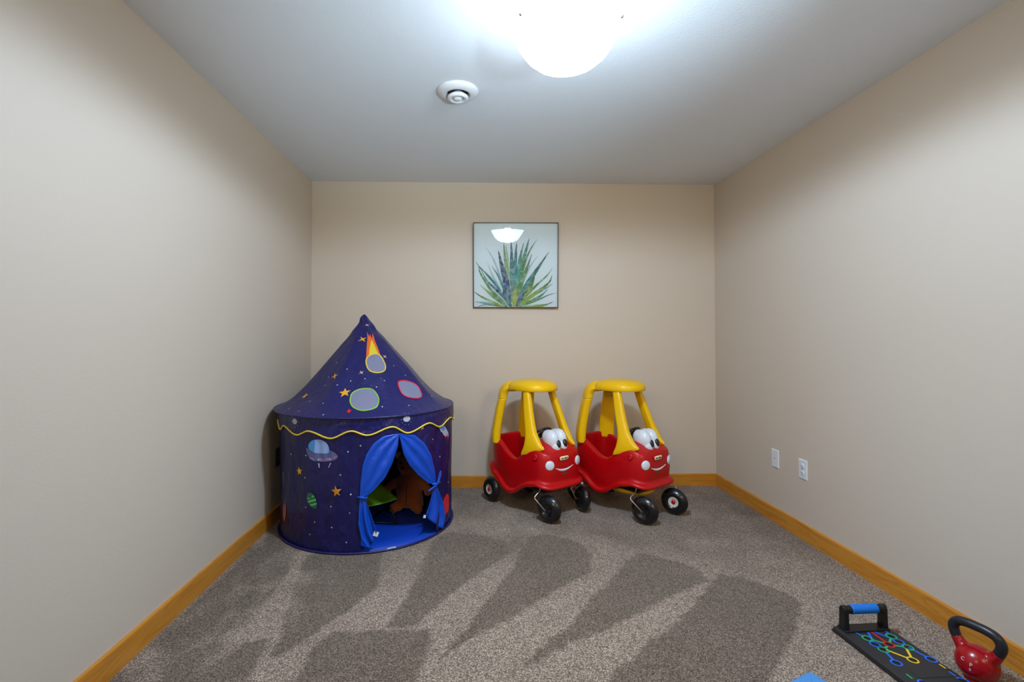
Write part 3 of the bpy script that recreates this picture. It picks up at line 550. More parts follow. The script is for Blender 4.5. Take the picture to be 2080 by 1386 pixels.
for c, r in WD['suns']:
    dec(bm, starpoly(c[0], .023, 9, .92, Pv), Pv, 1, M_SUN, 1)
    for j in range(10):
        a = 2 * PI * j / 10; dec(bm, starpoly((c[0][0] + .034 * math.cos(a) / .57, c[0][1] + .034 * math.sin(a)), .0035, 4, .7, Pv), Pv, 1, M_GPL2 if c[0][0] > 0 else M_DOT, 0)
val = obj('valance', bm, [M_NAVYV] + PAL, tent, recalc=False)
bm = bmesh.new(); tube(bm, [Pv(-.979 + 2 * PI * i / NT, wave(-.979 + 2 * PI * i / NT), .001) for i in range(NT)], .0048, 8, closed=True)
tr = obj('wavy_trim', bm, M_YEL, val); tr['label'] = 'yellow wavy trim'
# floor sheet and its binding
bm = bmesh.new(); lathe(bm, [(0, .007), (.2, .0075), (.4, .007), (.553, .006), (.553, .001), (0, .001)], 96); fs = obj('floor_sheet', bm, M_FLOORB, tent)
bm = bmesh.new(); tube(bm, [Vector((.553 * math.cos(2 * PI * i / 96), .553 * math.sin(2 * PI * i / 96), .0075)) for i in range(96)], .0065, 8, closed=True); obj('floor_binding', bm, M_NAVY, tent)
th = .437; ctr = Vector((.548 * math.sin(th), -.548 * math.cos(th), .013)); Mx = Matrix.Translation(ctr) @ Matrix.Rotation(th, 4, 'Z')
M_TAG = flat('white_tag', 215, 218, 225)
obj('care_label', box((-.024, -.006, 0), (.024, .006, .001), Mx), M_TAG, fs, smooth=False)
# entrance curtains
def resample(P, n):
    P = [Vector((a * .56, b, 0)) for a, b in P]; d = [0]
    for a, b in zip(P, P[1:]): d.append(d[-1] + (b - a).length)
    out = []
    for i in range(n):
        s = d[-1] * i / (n - 1); j = 0
        while j < len(P) - 2 and d[j + 1] < s: j += 1
        q = P[j].lerp(P[j + 1], (s - d[j]) / max(1e-9, d[j + 1] - d[j])); out.append((q.x / .56, q.y))
    return out
def curtain(outer, inner, lo_o, lo_i, flip, tie):
    bm = bmesh.new(); n = 30; m = 26
    O, I = resample(outer, n), resample(inner, n); rows = []
    for a, (o, i_) in enumerate(zip(O, I)):
        v = a / (n - 1); row = []
        for b in range(m + 1):
            s = b / m; t = o[0] + (i_[0] - o[0]) * s; z = o[1] + (i_[1] - o[1]) * s
            amp = .010 * (math.sin(PI * min(1, v * 1.1)) ** .7) * min(1, 6 * s)
            off = .004 + amp * (.5 + .5 * math.sin(s * PI * 5 + 3 * v)) * (1 if v < .95 else .6) + .006 * v
            p = Pw(t, z, off, True); row.append(p)
        rows.append(row)
    O, I = resample(lo_o, 22), resample(lo_i, 22)
    for a, (o, i_) in enumerate(zip(O, I)):
        v = a / 21; row = []
        for b in range(m + 1):
            s = b / m; t = o[0] + (i_[0] - o[0]) * s; z = o[1] + (i_[1] - o[1]) * s - .012 * v * math.sin(PI * s)
            off = .012 + .012 * min(1, v * 3) * math.sin(s * PI * 4 + 1.5 * v) * (.4 + .6 * v)
            row.append(Pw(t, max(.016, z), off, True))
        rows.append(row)
    loft(bm, rows, closed=False, cap=False)
    c = obj('entrance_curtain', bm, M_BLUE, tent, recalc=False)
    md = c.modifiers.new('solidify', 'SOLIDIFY'); md.thickness = .0012
    kt, kz = tie
    bm = bmesh.new(); tube(bm, catmull([Pw(kt - .045, kz + .004, .010, True), Pw(kt - .01, kz + .006, .026, True), Pw(kt + .03, kz, .022, True), Pw(kt + .05, kz - .002, .008, True)], 5), .006, 8)
    if flip:
        tube(bm, catmull([Pw(kt + .02, kz, .022, True), Pw(kt + .07, kz + .045, .022, True), Pw(kt + .075, kz + .068, .02, True), Pw(kt + .05, kz + .05, .02, True), Pw(kt + .01, kz + .004, .024, True)], 5), .0055, 8, flat=.6)
        tube(bm, catmull([Pw(kt + .02, kz + .004, .024, True), Pw(kt - .05, kz - .004, .03, True), Pw(kt - .13, kz - .022, .024, True)], 5), .0065, 8, flat=.6)
        tube(bm, catmull([Pw(kt - .0, kz + .004, .024, True), Pw(kt + .05, kz + .008, .024, True), Pw(kt + .08, kz - .004, .018, True)], 5), .006, 8, flat=.6)
    else:
        tube(bm, catmull([Pw(kt - .01, kz + .004, .02, True), Pw(kt + .03, kz + .016, .02, True), Pw(kt + .045, kz + .026, .018, True), Pw(kt + .01, kz + .004, .022, True)], 5), .005, 8, flat=.6)
    obj('tie_band', bm, M_BLUE, c)
    return c
cl = curtain([(.50, .654), (.341, .647), (.245, .608), (.175, .548), (.140, .487), (.122, .394), (.118, .315)], [(.503, .650), (.497, .582), (.437, .485), (.365, .411), (.248, .345), (.168, .312)],
             [(.118, .312), (.108, .24), (.104, .17), (.135, .09), (.212, .035)], [(.165, .309), (.20, .26), (.245, .19), (.282, .120)], False, (.14, .312))
cr = curtain([(.50, .654), (.687, .634), (.822, .572), (.916, .496), (.975, .41), (1.0, .347), (1.01, .313)], [(.505, .650), (.554, .533), (.623, .465), (.734, .396), (.880, .330), (.965, .312)],
             [(1.012, .308), (1.06, .25), (1.15, .16), (1.165, .08), (1.11, .02)], [(.965, .307), (.925, .255), (.87, .20), (.821, .158)], True, (.985, .312))
for par, (t, z), a in ((cl, (.275, .108), .35), (cr, (.815, .145), .3)):
    Mx = Matrix.Translation(Pw(t, z, .016, True)) @ Matrix.Rotation(t, 4, 'Z') @ Matrix.Rotation(a, 4, 'Y')
    sc = 1.0 if par is cl else .7
    tg = obj('care_tag', box((-.014 * sc, -.0006, -.013 * sc), (.014 * sc, .0006, .013 * sc), Mx), M_TAG, par, smooth=False); tg['label'] = 'small white cloth tag'

# ------------------------------------------------------------------ camp chair in the tent
M_GREEN = cloth('green_chair_cloth', rgb(104, 150, 30), 0.6, 0.2, 20); M_BLACK = mat('black_metal', rgb(22, 22, 24), 0.35, 0.3)
ch = empty('camp_chair', (-.655, 3.185, .008), R(-50.5), label='small folding camp chair with green cloth seat inside the play tent', cat='chair')
bm = bmesh.new(); g = []
for i in range(11):
    row = []
    for j in range(11):
        x = .125 - .25 * i / 10; y = -.12 + .24 * j / 10; sag = .018 * (1 - (2 * j / 10 - 1) ** 2) * math.sin(PI * min(1, i / 10 + .1)); row.append(Vector((x, y, .165 + .05 * i / 10 - sag)))
    g.append(row)
loft(bm, g, closed=False, cap=False); s_ = obj('seat', bm, M_GREEN, ch); s_.modifiers.new('solidify', 'SOLIDIFY').thickness = .003
bm = bmesh.new(); g = [[Vector((-.125 - .07 * i / 10 - .02 * (1 - (2 * j / 10 - 1) ** 2), -.12 + .24 * j / 10, .212 + .19 * i / 10)) for j in range(11)] for i in range(11)]
loft(bm, g, closed=False, cap=False); s_ = obj('backrest', bm, M_GREEN, ch); s_.modifiers.new('solidify', 'SOLIDIFY').thickness = .003
for a, b in (((.12, -.12, .165), (-.12, -.12, 0.006)), ((.12, .12, .165), (-.12, .12, .006)), ((-.125, -.12, .215), (.12, -.12, .006)), ((-.125, .12, .215), (.12, .12, .006))):
    bm = bmesh.new(); tube(bm, [a, b], .0065, 10); obj('leg', bm, M_BLACK, ch)
for s in (-1, 1):
    bm = bmesh.new(); tube(bm, [(-.12, .12 * s, .205), (-.197, .12 * s, .405)], .0065, 10); obj('back_post', bm, M_BLACK, ch)
for a, b in (((.12, -.12, .008), (-.12, .12, .012)), ((.12, .12, .008), (-.12, -.12, .012))):
    bm = bmesh.new(); tube(bm, [a, b], .005, 8); obj('brace', bm, M_BLACK, ch)

# ------------------------------------------------------------------ plush toy in the tent
M_PLUSH = mat('brown_plush', rgb(168, 84, 30), 0.95, sheen=0.4, bump=(160, 0.5, 0.004)); M_BEIGE = mat('beige_plush', rgb(206, 156, 100), 0.95, sheen=0.4, bump=(160, 0.5, 0.004))
pl = empty('plush_toy', (-.445, 3.44, .008), R(-8), label='brown plush animal with tan ears propped up inside the play tent', cat='stuffed toy')
bm = bmesh.new()
ellipsoid(bm, (0, 0, .150), (.098, .075, .135)); ellipsoid(bm, (0, .0, .075), (.10, .08, .065)); ellipsoid(bm, (.0, -.005, .225), (.055, .05, .05))
ellipsoid(bm, (-.012, -.015, .32), (.070, .066, .074)); ellipsoid(bm, (-.02, -.07, .300), (.036, .032, .030))
for s in (-1, 1):
    ellipsoid(bm, (.105 * s, -.03, .185), (.055, .035, .032), Matrix.Rotation(R(38 * s), 4, 'Y'))
    ellipsoid(bm, (.145 * s, -.045, .145), (.030, .030, .034), Matrix.Rotation(R(30 * s), 4, 'Y'))
    ellipsoid(bm, (.066 * s, -.045, .045), (.034, .060, .040), Matrix.Rotation(R(-28 * s), 4, 'Z'))
    ellipsoid(bm, (.086 * s, -.092, .036), (.030, .026, .034))
body = obj('body', bm, M_PLUSH, pl)
md = body.modifiers.new('remesh', 'REMESH'); md.mode = 'VOXEL'; md.voxel_size = .006; md.use_smooth_shade = True
md = body.modifiers.new('smooth', 'SMOOTH'); md.iterations = 8; md.factor = .6
for s in (-1, 1):
    bm = bmesh.new(); ellipsoid(bm, (-.012 + .064 * s, -.005, .372), (.026, .014, .028)); obj('ear', bm, M_BEIGE, pl)
    bm = bmesh.new(); ellipsoid(bm, (-.012 + .027 * s, -.076, .338), (.009, .006, .011)); obj('eye', bm, mat('plush_eye', rgb(12, 12, 14), 0.1), pl)
bm = bmesh.new(); ellipsoid(bm, (-.02, -.100, .308), (.012, .008, .009)); obj('nose', bm, M_BLACK, pl)
bm = bmesh.new(); tube(bm, catmull([(0, -.070, .19), (0, -.080, .13), (0, -.081, .06)], 6), .0018, 6); obj('seam', bm, mat('plush_seam', rgb(90, 40, 16), 0.9), pl)

# ------------------------------------------------------------------ ride-on cars
M_CRED = speckle(mat('red_plastic', rgb(182, 0, 8), 0.36, coat=0.05, spec=0.4), 0.06, 14); M_CYEL = speckle(mat('yellow_plastic', rgb(236, 186, 0), 0.36, coat=0.05, spec=0.4), 0.03, 14)
M_TYRE = mat('black_tyre_plastic', rgb(20, 20, 22), 0.27, coat=0.15); M_HUB = mat('white_hub', rgb(205, 200, 192), 0.4); M_CWHITE = mat('white_eye_plastic', rgb(214, 220, 226), 0.3, coat=0.15); M_PUPIL = mat('black_gloss', rgb(34, 32, 32), 0.25)
M_WIRE = mat('zinc_wire', rgb(180, 180, 182), 0.3, 1.0); M_CREAM = mat('cream_badge', rgb(246, 226, 176), 0.4); M_TXT = mat('badge_ink', rgb(30, 34, 34), 0.5); M_LIP = mat('lip_brown_print', rgb(104, 52, 26), 0.5)  # the lip print is a brown sticker below the mouth
M_WHEELK = mat('black_steering_plastic', rgb(22, 20, 20), 0.35); M_BSTK = mat('blue_sticker', rgb(10, 70, 170), 0.4)
CX, CA, CB, CN = -.025, .305, .182, 5.2
HEM = [(-.33, .258), (-.235, .196), (-.07, .120), (-.045, .120), (.125, .202), (.28, .208)]
BELT = [(-.33, .472), (-.28, .460), (-.02, .364), (.13, .447), (.20, .452), (.28, .436)]
def outline(t, off=0.0, zf=0.0):
    c, s = math.cos(t), math.sin(t); e = 2 / CN
    x = CX + (CA + off) * math.copysign(abs(c) ** e, c); y = (CB + off) * math.copysign(abs(s) ** e, s)
    if x < -.05: y *= 1 - .10 * min(1, (-.05 - x) / .28)
    return x, y
def car_body():
    bm = bmesh.new(); n = 112; angs = []
    # even spacing in arc length
    tt = [2 * PI * i / 2000 for i in range(2001)]; pts = [outline(t) for t in tt]; d = [0]
    for a, b in zip(pts, pts[1:]): d.append(d[-1] + math.hypot(b[0] - a[0], b[1] - a[1]))
    j = 0
    for i in range(n):
        s = d[-1] * i / n
        while d[j + 1] < s: j += 1
        angs.append(tt[j] + (tt[j + 1] - tt[j]) * (s - d[j]) / (d[j + 1] - d[j]))
    rings = []
    def ring(fn): rings.append([fn(t) for t in angs])
    def O(off, z): return lambda t: (lambda p: Vector((*outline(t, off), z(p[0]))))(outline(t))
    hem = lambda x: interp(x, HEM) + (.022 * max(0, min(1, (x - .10) / .10)) * max(0, 1 - max(0, (x - .20)) / .075) if x > .10 else 0)
    for off, dz in ((-.012, .012), (.004, .0), (.018, -.001), (.028, .006), (.030, .016), (.022, .026), (.010, .032), (.004, .038)):
        ring(O(off, lambda x, dz=dz: hem(x) + dz))
    for k in range(1, 9):
        f = k / 9; ring(O(.002 + .007 * math.sin(PI * f), lambda x, f=f: (hem(x) + .038) * (1 - f) + (interp(x, BELT) - .018) * f))
    ring(O(.001, lambda x: interp(x, BELT) - .012)); ring(O(-.003, lambda x: interp(x, BELT) - .003))
    def opening(t):
        x, y = outline(t); rx, ry = outline(t, -.032); zb = interp(x, BELT)
        if x > .06:
            k = min(1, (x - .06) / .05); k = k * k * (3 - 2 * k)
            tx = .085 + .02 * (1 - (y / CB) ** 2); ty = y * .84
            return Vector((rx + (tx - rx) * k, ry + (ty - ry) * k, zb + (.495 - .03 * (y / CB) ** 2 - zb) * k)), k
        return Vector((rx, ry, zb)), 0
    for f in (.07, .16, .3, .45, .6, .75, .88, 1.0):
        def fn(t, f=f):
            x, y = outline(t, -.003); a = Vector((x, y, interp(x, BELT) - .003)); b, k = opening(t)
            p = a.lerp(b, f); bulge = .004 * (1 - k) + .020 * k
            p.z += bulge * math.sin(PI * min(1, f * 1.0)) * (1 if k < .5 else 1 - .3 * abs(y) / CB) + (.008 * k if f > .3 and f < .95 else 0)
            return p
        ring(fn)
    for dz in (.008, .03, .07, .12, .17, .21):
        def fn(t, dz=dz):
            b, k = opening(t); p = b.copy(); p.x -= .004 + k * .01 * (dz / .21); p.y *= .975; p.x = CX + (p.x - CX) * .985; p.z -= dz * (p.z - .16) / .21 / 1.25; return p
        ring(fn)
    V = loft(bm, rings, cap=False)
    last = V[-1]; c = bm.verts.new((CX - .03, 0, .20))
    mid = [bm.verts.new(v.co.lerp(c.co, .5)) for v in last]
    for i in range(n):
        j2 = (i + 1) % n; bm.faces.new((last[i], last[j2], mid[j2], mid[i])); bm.faces.new((mid[i], mid[j2], c))
    return bm
def edge_sweep(bm, rows, m=14):
    # rows: (xb, yb, zb, xf, yf, zf, half_thickness): rounded plate section from a back edge to a front edge
    rings = []
    for xb, yb, zb, xf, yf, zf, th in rows:
        a, b = Vector((xb, yb, zb)), Vector((xf, yf, zf)); c = (a + b) / 2; u = (b - a) / 2
        nn = Vector((-(u.y), u.x, 0)).normalized() if u.xy.length > 1e-6 else Vector((0, 1, 0)); rg_ = []
        for k in range(m * 2):
            t = 2 * PI * k / (m * 2); cc, ss = math.cos(t), math.sin(t); e = 2 / 3.4
            rg_.append(c + u * math.copysign(abs(cc) ** e, cc) + nn * (th * math.copysign(abs(ss) ** e, ss)))
        rings.append(rg_)
    loft(bm, rings)
    return bm
def dense(rows, n=5):
    out = []
    P = [list(r) for r in rows]
    for i in range(len(P) - 1):
        for k in range(n):
            t = k / n; p0, p1, p2, p3 = P[max(i - 1, 0)], P[i], P[i + 1], P[min(i + 2, len(P) - 1)]
            out.append([.5 * (2 * b + (c - a) * t + (2 * a - 5 * b + 4 * c - d_) * t * t + (3 * b - a - 3 * c + d_) * t ** 3) for a, b, c, d_ in zip(p0, p1, p2, p3)])
    out.append(P[-1]); return out
def superdome(bm, c, a, b, z0, z1, n=2.7, N=56, lip=.018):
    rings = []
    for f, z in [(.93, z0 + .004), (.975, z0), (1.0, z0 + .005), (1.0, z0 + lip * .8)] + [(math.cos(q * PI / 2) ** .62 * .995, z0 + lip + (z1 - z0 - lip) * math.sin(q * PI / 2)) for q in (.08, .2, .34, .48, .62, .75, .87, .95)]:
        rings.append([Vector((c[0] + f * a * math.copysign(abs(math.cos(t)) ** (2 / n), math.cos(t)), c[1] + f * b * math.copysign(abs(math.sin(t)) ** (2 / n), math.sin(t)), z)) for t in [2 * PI * k / N for k in range(N)]])
    V = loft(bm, rings, cap=False); top = bm.verts.new((c[0], c[1], z1 + .0005))
    for i in range(N): bm.faces.new((V[-1][i], V[-1][(i + 1) % N], top))
    bot = bm.verts.new((c[0], c[1], z0 + .012))
    for i in range(N): bm.faces.new((V[0][(i + 1) % N], V[0][i], bot))
def tyre(bm, R0, w, M, groove=True):
    # axis along local z; rounded balloon tyre with a raised mould seam and dished sides
    h = w / 2
    prof = [(0, -h + .014), (.028, -h + .014), (.034, -h + .010), (.040, -h + .004), (.052, -h), (.066, -h + .005), (R0 - .010, -h + .016), (R0 - .003, -h + .024), (R0 - .0005, -.002)]
    prof += [(R0 + .0006, -.001), (R0 + .0006, .001)] + [(r, -z) for r, z in prof[::-1]]
    lathe(bm, prof, 56, M)
def face_x(y): return CX + (CA + .006) * (1 - min(1, abs(y) / (CB + .006)) ** CN) ** (1 / CN)
def on_face(y, z, off):
    # point on the front skin
    x = face_x(y); dx = (face_x(y + .002) - face_x(y - .002)) / .004; nn = Vector((1, -dx, 0)).normalized()
    return Vector((x, y, z)) + nn * off
CACHE = {}
def part(name, fn, mats, parent, key=None, **kw):
    key = key or name
    if key in CACHE:
        o = bpy.data.objects.new(name, CACHE[key].data); COL.objects.link(o); o.parent = parent
        for md in CACHE[key].modifiers:
            m2 = o.modifiers.new(md.name, md.type)
            if md.type == 'SUBSURF': m2.levels = md.levels; m2.render_levels = md.render_levels
            if md.type == 'REMESH': m2.mode = md.mode; m2.voxel_size = md.voxel_size; m2.use_smooth_shade = True
            if md.type == 'SMOOTH': m2.iterations = md.iterations; m2.factor = md.factor
            if md.type == 'BEVEL': m2.width = md.width; m2.segments = md.segments; m2.limit_method = md.limit_method; m2.angle_limit = md.angle_limit
        return o
    bm = bmesh.new(); r = fn(bm); bm = r if isinstance(r, bmesh.types.BMesh) else bm
    o = obj(name, bm, mats, parent, **kw); CACHE[key] = o; return o
def text_mesh(txt, size, depth=0.0006, bold=0.0):
    cu = bpy.data.curves.new('text', 'FONT'); cu.body = txt; cu.size = size; cu.extrude = depth; cu.align_x = 'CENTER'; cu.align_y = 'CENTER'; cu.offset = bold
    o = bpy.data.objects.new('text', cu); COL.objects.link(o); bpy.context.view_layer.update()
    dg = bpy.context.evaluated_depsgraph_get(); me = bpy.data.meshes.new_from_object(o.evaluated_get(dg))
    bm = bmesh.new(); bm.from_mesh(me); bpy.data.objects.remove(o); bpy.data.curves.remove(cu); bpy.data.meshes.remove(me); return bm
def make_car(origin, heading, label, casters, badge):
    car = empty('ride_on_car', (origin[0], origin[1], 0), R(heading), label=label, cat='toy car', group='red and yellow ride-on cars by the back wall')
    body_ = part('body', lambda bm: car_body(), M_CRED, car)
    # cabin roof and its two rear arms
    def roof_bm(bm):
        superdome(bm, (-.040, 0), .190, .150, .824, .900, n=2.35, lip=.024)
        for v in bm.verts:
            if v.co.x < -.06: v.co.z -= 1.1 * (-.06 - v.co.x) ** 2
        for s in (-1, 1):
            edge_sweep(bm, dense([(-.268, .100 * s, .752, -.183, .146 * s, .755, .030), (-.262, .100 * s, .790, -.178, .142 * s, .785, .030), (-.245, .096 * s, .828, -.166, .136 * s, .806, .031), (-.208, .090 * s, .862, -.148, .128 * s, .822, .032), (-.160, .082 * s, .880, -.126, .116 * s, .832, .034), (-.10, .068 * s, .888, -.095, .102 * s, .836, .034)]))
        ellipsoid(bm, (-.195, 0, .851), (.075, .118, .020), Matrix.Rotation(R(-20), 4, 'Y'))
    part('roof', roof_bm, M_CYEL, car, sharp=50)
    for s in (-1, 1):
        def fp(bm, s=s):
            edge_sweep(bm, dense([(-.004, .110 * s, .845, .048, .108 * s, .845, .016), (.012, .119 * s, .80, .070, .115 * s, .80, .019), (.045, .141 * s, .68, .113, .131 * s, .68, .022), (.078, .160 * s, .575, .154, .142 * s, .575, .024), (.086, .170 * s, .515, .180, .143 * s, .530, .025), (.078, .178 * s, .462, .208, .142 * s, .492, .023), (.060, .184 * s, .418, .232, .142 * s, .474, .018), (.058, .185 * s, .400, .236, .142 * s, .462, .012)]))
        part('front_pillar', fp, M_CYEL, car, key='fp%d' % s)
        def rp(bm, s=s):
            edge_sweep(bm, dense([(-.268, .100 * s, .750, -.183, .146 * s, .752, .029), (-.288, .106 * s, .68, -.200, .156 * s, .68, .030), (-.306, .110 * s, .58, -.216, .168 * s, .58, .031), (-.318, .112 * s, .50, -.224, .176 * s, .50, .032), (-.322, .110 * s, .435, -.226, .178 * s, .430, .030)]))
        part('rear_pillar', rp, M_CYEL, car, key='rp%d' % s)
        def kn(bm, s=s):
            Mx = Matrix.Translation((.205, .188 * s, .405))
            ellipsoid(bm, (.195, .182 * s, .412), (.020, .009, .022)); ellipsoid(bm, (.195, .189 * s, .402), (.010, .006, .010))
        part('fender_bump', kn, M_CRED, car, key='kn%d' % s)
        def hl(bm, s=s):
            yc = .127 * s - .002; dx = (face_x(yc + .002) - face_x(yc - .002)) / .004; nn = Vector((1, -dx, 0)).normalized()
            lathe(bm, [(0, .009), (.012, .0085), (.024, .006), (.030, .003), (.0325, -.004), (0, -.004)], 36, Matrix.Translation(on_face(yc, .366, .001)) @ nn.to_track_quat('Z', 'Y').to_matrix().to_4x4())
        h_ = part('headlight', hl, M_CWHITE, car, key='hl%d' % s)
    def eyes(bm):
        for s in (-1, 1):
            ellipsoid(bm, (.182, .008 + .037 * s, .508), (.064, .044, .066), Matrix.Rotation(R(-28), 4, 'Y'))
            ellipsoid(bm, (.160, .008 + .034 * s, .513), (.050, .044, .058), Matrix.Rotation(R(-28), 4, 'Y'))
            ellipsoid(bm, (.222, .008 + .031 * s, .466), (.035, .036, .040))
    ey = part('eyes', eyes, M_CWHITE, car)
    if 'eyemod' not in CACHE or True:
        if not any(m.type == 'REMESH' for m in ey.modifiers):
            md = ey.modifiers.new('remesh', 'REMESH'); md.mode = 'VOXEL'; md.voxel_size = .004; md.use_smooth_shade = True
            md = ey.modifiers.new('smooth', 'SMOOTH'); md.iterations = 6; md.factor = .5
    for s in (-1, 1):
        part('pupil', lambda bm, s=s: ellipsoid(bm, (.2465, .010 + .030 * s, .488), (.013, .0185, .027), Matrix.Rotation(R(-16), 4, 'Y')), M_PUPIL, ey, key='pu%d' % s)
    def mouth(bm):
        rows = []
        for i in range(25):
            y = -.082 + .164 * i / 24; u = abs(y) / .082; zc = .325 + .022 * u ** 2; h = .0068 * (1 - u ** 2.2) + .0006
            y -= .010; rows.append([on_face(y, zc + h, .003), on_face(y, zc + h * .4, .0055), on_face(y, zc - h * .4, .0055), on_face(y, zc - h, .003)])
        loft(bm, rows, closed=False, cap=False)
    part('mouth', mouth, M_CWHITE, car)
    def lip(bm):
        rows = []
        for i in range(15):
            y = -.036 + .072 * i / 14; u = abs(y) / .036; y -= .010; rows.append([on_face(y, .3165 + .002 * u, .0022), on_face(y, .3165 - .025 * (1 - u ** 2) ** .5, .0022)])
        loft(bm, rows, closed=False, cap=False)
    part('lower_lip', lip, M_LIP, car)
    def rrect(bm, hw_, hh, z0, z1, x):
        pts = []
        for k in range(40):
            t = 2 * PI * k / 40; e = 2 / 5; pts.append((-.010 + hw_ * math.copysign(abs(math.cos(t)) ** e, math.cos(t)), hh * math.copysign(abs(math.sin(t)) ** e, math.sin(t))))
        loft(bm, [[Vector((x + z, a, b_ + .402)) for a, b_ in pts] for z in (z0, z1)])
    part('badge_bezel', lambda bm: rrect(bm, .048, .0185, -.004, .003, face_x(0)), M_CRED, car)
    bd = part('badge', lambda bm: rrect(bm, .039, .0135, .0, .0045, face_x(0)), M_CREAM, car)
    def txt(bm):
        t = text_mesh('little tikes', .0155, .0003, .0004)
        bmesh.ops.transform(t, matrix=Matrix.Translation((face_x(0) + .0048, -.010, .402)) @ Matrix.Rotation(R(90), 4, 'Z') @ Matrix.Rotation(R(90), 4, 'X'), verts=t.verts); return t
    part('lettering', txt, M_TXT, bd, smooth=False)
    def steer(bm):
        Mx = Matrix.Translation((.060, 0, .530)) @ Matrix.Rotation(R(-38), 4, 'Y')
        tube(bm, [Mx @ Vector((.062 * math.cos(2 * PI * i / 40), .070 * math.sin(2 * PI * i / 40), 0)) for i in range(40)], .0085, 10, closed=True)
        for a in (0, 120, 240):
            tube(bm, [Mx @ Vector((.014 * math.cos(R(a)), .014 * math.sin(R(a)), -.008)), Mx @ Vector((.060 * math.cos(R(a)), .068 * math.sin(R(a)), 0))], .009, 8, flat=.5)
        lathe(bm, [(0, .006), (.016, .004), (.020, -.004), (.014, -.02), (.012, -.07), (0, -.07)], 24, Mx)
    part('steering_wheel', steer, M_WHEELK, car)
    # rear wheels on a straight axle
    for s in (-1, 1):
        Mw = Matrix.Translation((-.285, .180 * s, .089)) @ Matrix.Rotation(R(-90 * s), 4, 'X')
        w_ = part('rear_wheel', lambda bm: tyre(bm, .089, .062, Mw), M_TYRE, car, key='rw%d' % s, sharp=60)
        part('hub', lambda bm: lathe(bm, [(0, .0195), (.020, .0195), (.024, .024), (.0335, .024), (.036, .018), (0, .018)], 36, Mw), M_HUB, w_, key='rh%d' % s, sharp=50)
        part('hub_cap', lambda bm: lathe(bm, [(0, .029), (.008, .028), (.013, .024), (.015, .018), (0, .018)], 28, Mw), M_CRED, w_, key='rc%d' % s)
    part('axle', lambda bm: tube(bm, [(-.285, -.17, .089), (-.285, .17, .089)], .005, 10), M_WIRE, car)
    def under(bm):
        addbox(bm, (-.26, -.13, .17), (.22, .13, .185))
    part('underside', under, M_TYRE, car, smooth=False)
    # swivelling front wheels: pivot, wheel centre, axle direction (towards the fork side)
    Xh = Vector((math.cos(R(heading)), math.sin(R(heading)), 0)); Yh = Vector((-Xh.y, Xh.x, 0))
    def loc2(p): d = Vector((p[0] - origin[0], p[1] - origin[1], 0)); return Vector((d.dot(Xh), d.dot(Yh), 0))
    for pv, wc, bend, ang in casters:
        pv, wc, bend = loc2(pv), loc2(wc), loc2(bend); a_ = R(ang - heading)
        ax = Vector((math.cos(a_), math.sin(a_), 0)); c = wc + Vector((0, 0, .0895)); Mw = Matrix.Translation(c) @ ax.to_track_quat('Z', 'Y').to_matrix().to_4x4()
        bm = bmesh.new(); tyre(bm, .0885, .068, Mw); w_ = obj('front_wheel', bm, M_TYRE, car, sharp=60)
        bm = bmesh.new(); lathe(bm, [(0, -.0225), (.020, -.0225), (.024, -.027), (.0335, -.027), (.036, -.018), (0, -.018)], 36, Mw); obj('hub', bm, M_HUB, w_, sharp=50)
        bm = bmesh.new(); lathe(bm, [(0, -.032), (.008, -.031), (.013, -.027), (.015, -.018), (0, -.018)], 28, Mw); obj('hub_cap', bm, M_CRED, w_, sharp=50)
        ho = wc + ax * .054; Z = lambda z: Vector((0, 0, z))
        bm = bmesh.new(); tube(bm, [pv + Z(.235), pv + Z(.200), pv + Z(.190) + (bend - pv) * .08, bend + Z(.168) + (pv - bend) * .06, bend + Z(.158), ho + Z(.098), ho + Z(.0895) - ax * .006, c + ax * .010], .0042, 8)
        obj('caster_fork', bm, M_WIRE, car)
    if badge:
        bm = bmesh.new(); ellipsoid(bm, (.04, 0, .160), (.19, .135, .046)); obj('floor_board', bm, M_CYEL, car)['label'] = 'yellow plastic floor board under the body'
        bm = bmesh.new(); addbox(bm, (.03, .1478, .345), (.06, .1492, .375)); obj('sticker', bm, M_BSTK, car, smooth=False)['label'] = 'small blue sticker inside the cabin'
    return car
make_car((.439, 3.490), -55, 'red and yellow ride-on toy car with a smiling face, next to the play tent', [((.433, 3.234), (.485, 3.186), (.392, 3.190), -130), ((.663, 3.415), (.748, 3.392), (.668, 3.395), -166)], False)
make_car((1.062, 3.480), -55, 'red and yellow ride-on toy car with a smiling face, nearer the right wall', [((1.063, 3.215), (1.095, 3.144), (1.005, 3.155), -131), ((1.286, 3.405), (1.355, 3.310), (1.400, 3.395), 50)], True)

# ------------------------------------------------------------------ push-up board
M_BRD = mat('black_board_plastic', rgb(38, 37, 38), 0.55, bump=(300, 0.15, 0.001)); M_BRD2 = mat('black_handle_plastic', rgb(15, 15, 17), 0.42); M_GRIP = mat('blue_foam_grip', rgb(0, 112, 210), 0.6); M_HOLE = mat('socket_black', rgb(3, 3, 4), 0.6)
PC_ = {'b': flat('line_blue', 18, 104, 224, .5), 'g': flat('line_green', 24, 168, 108, .5), 'r': flat('line_red', 200, 34, 40, .4), 'y': flat('line_yellow', 232, 196, 24, .4)}
br = empty('push_up_board', (1.568, 1.97, 0), R(2.6), label='black push-up training board with coloured position rings and a blue grip handle', cat='exercise board')
bm = bmesh.new(); addbox(bm, (-.099, -.56, .004), (.121, .032, .022)); obj('board', bm, M_BRD, br, smooth=True, bevel=.006, sharp=40)
bm = bmesh.new(); addbox(bm, (-.101, -.565, .001), (.123, .034, .010)); obj('base_tray', bm, M_BRD2, br, smooth=True, bevel=.004, sharp=40)
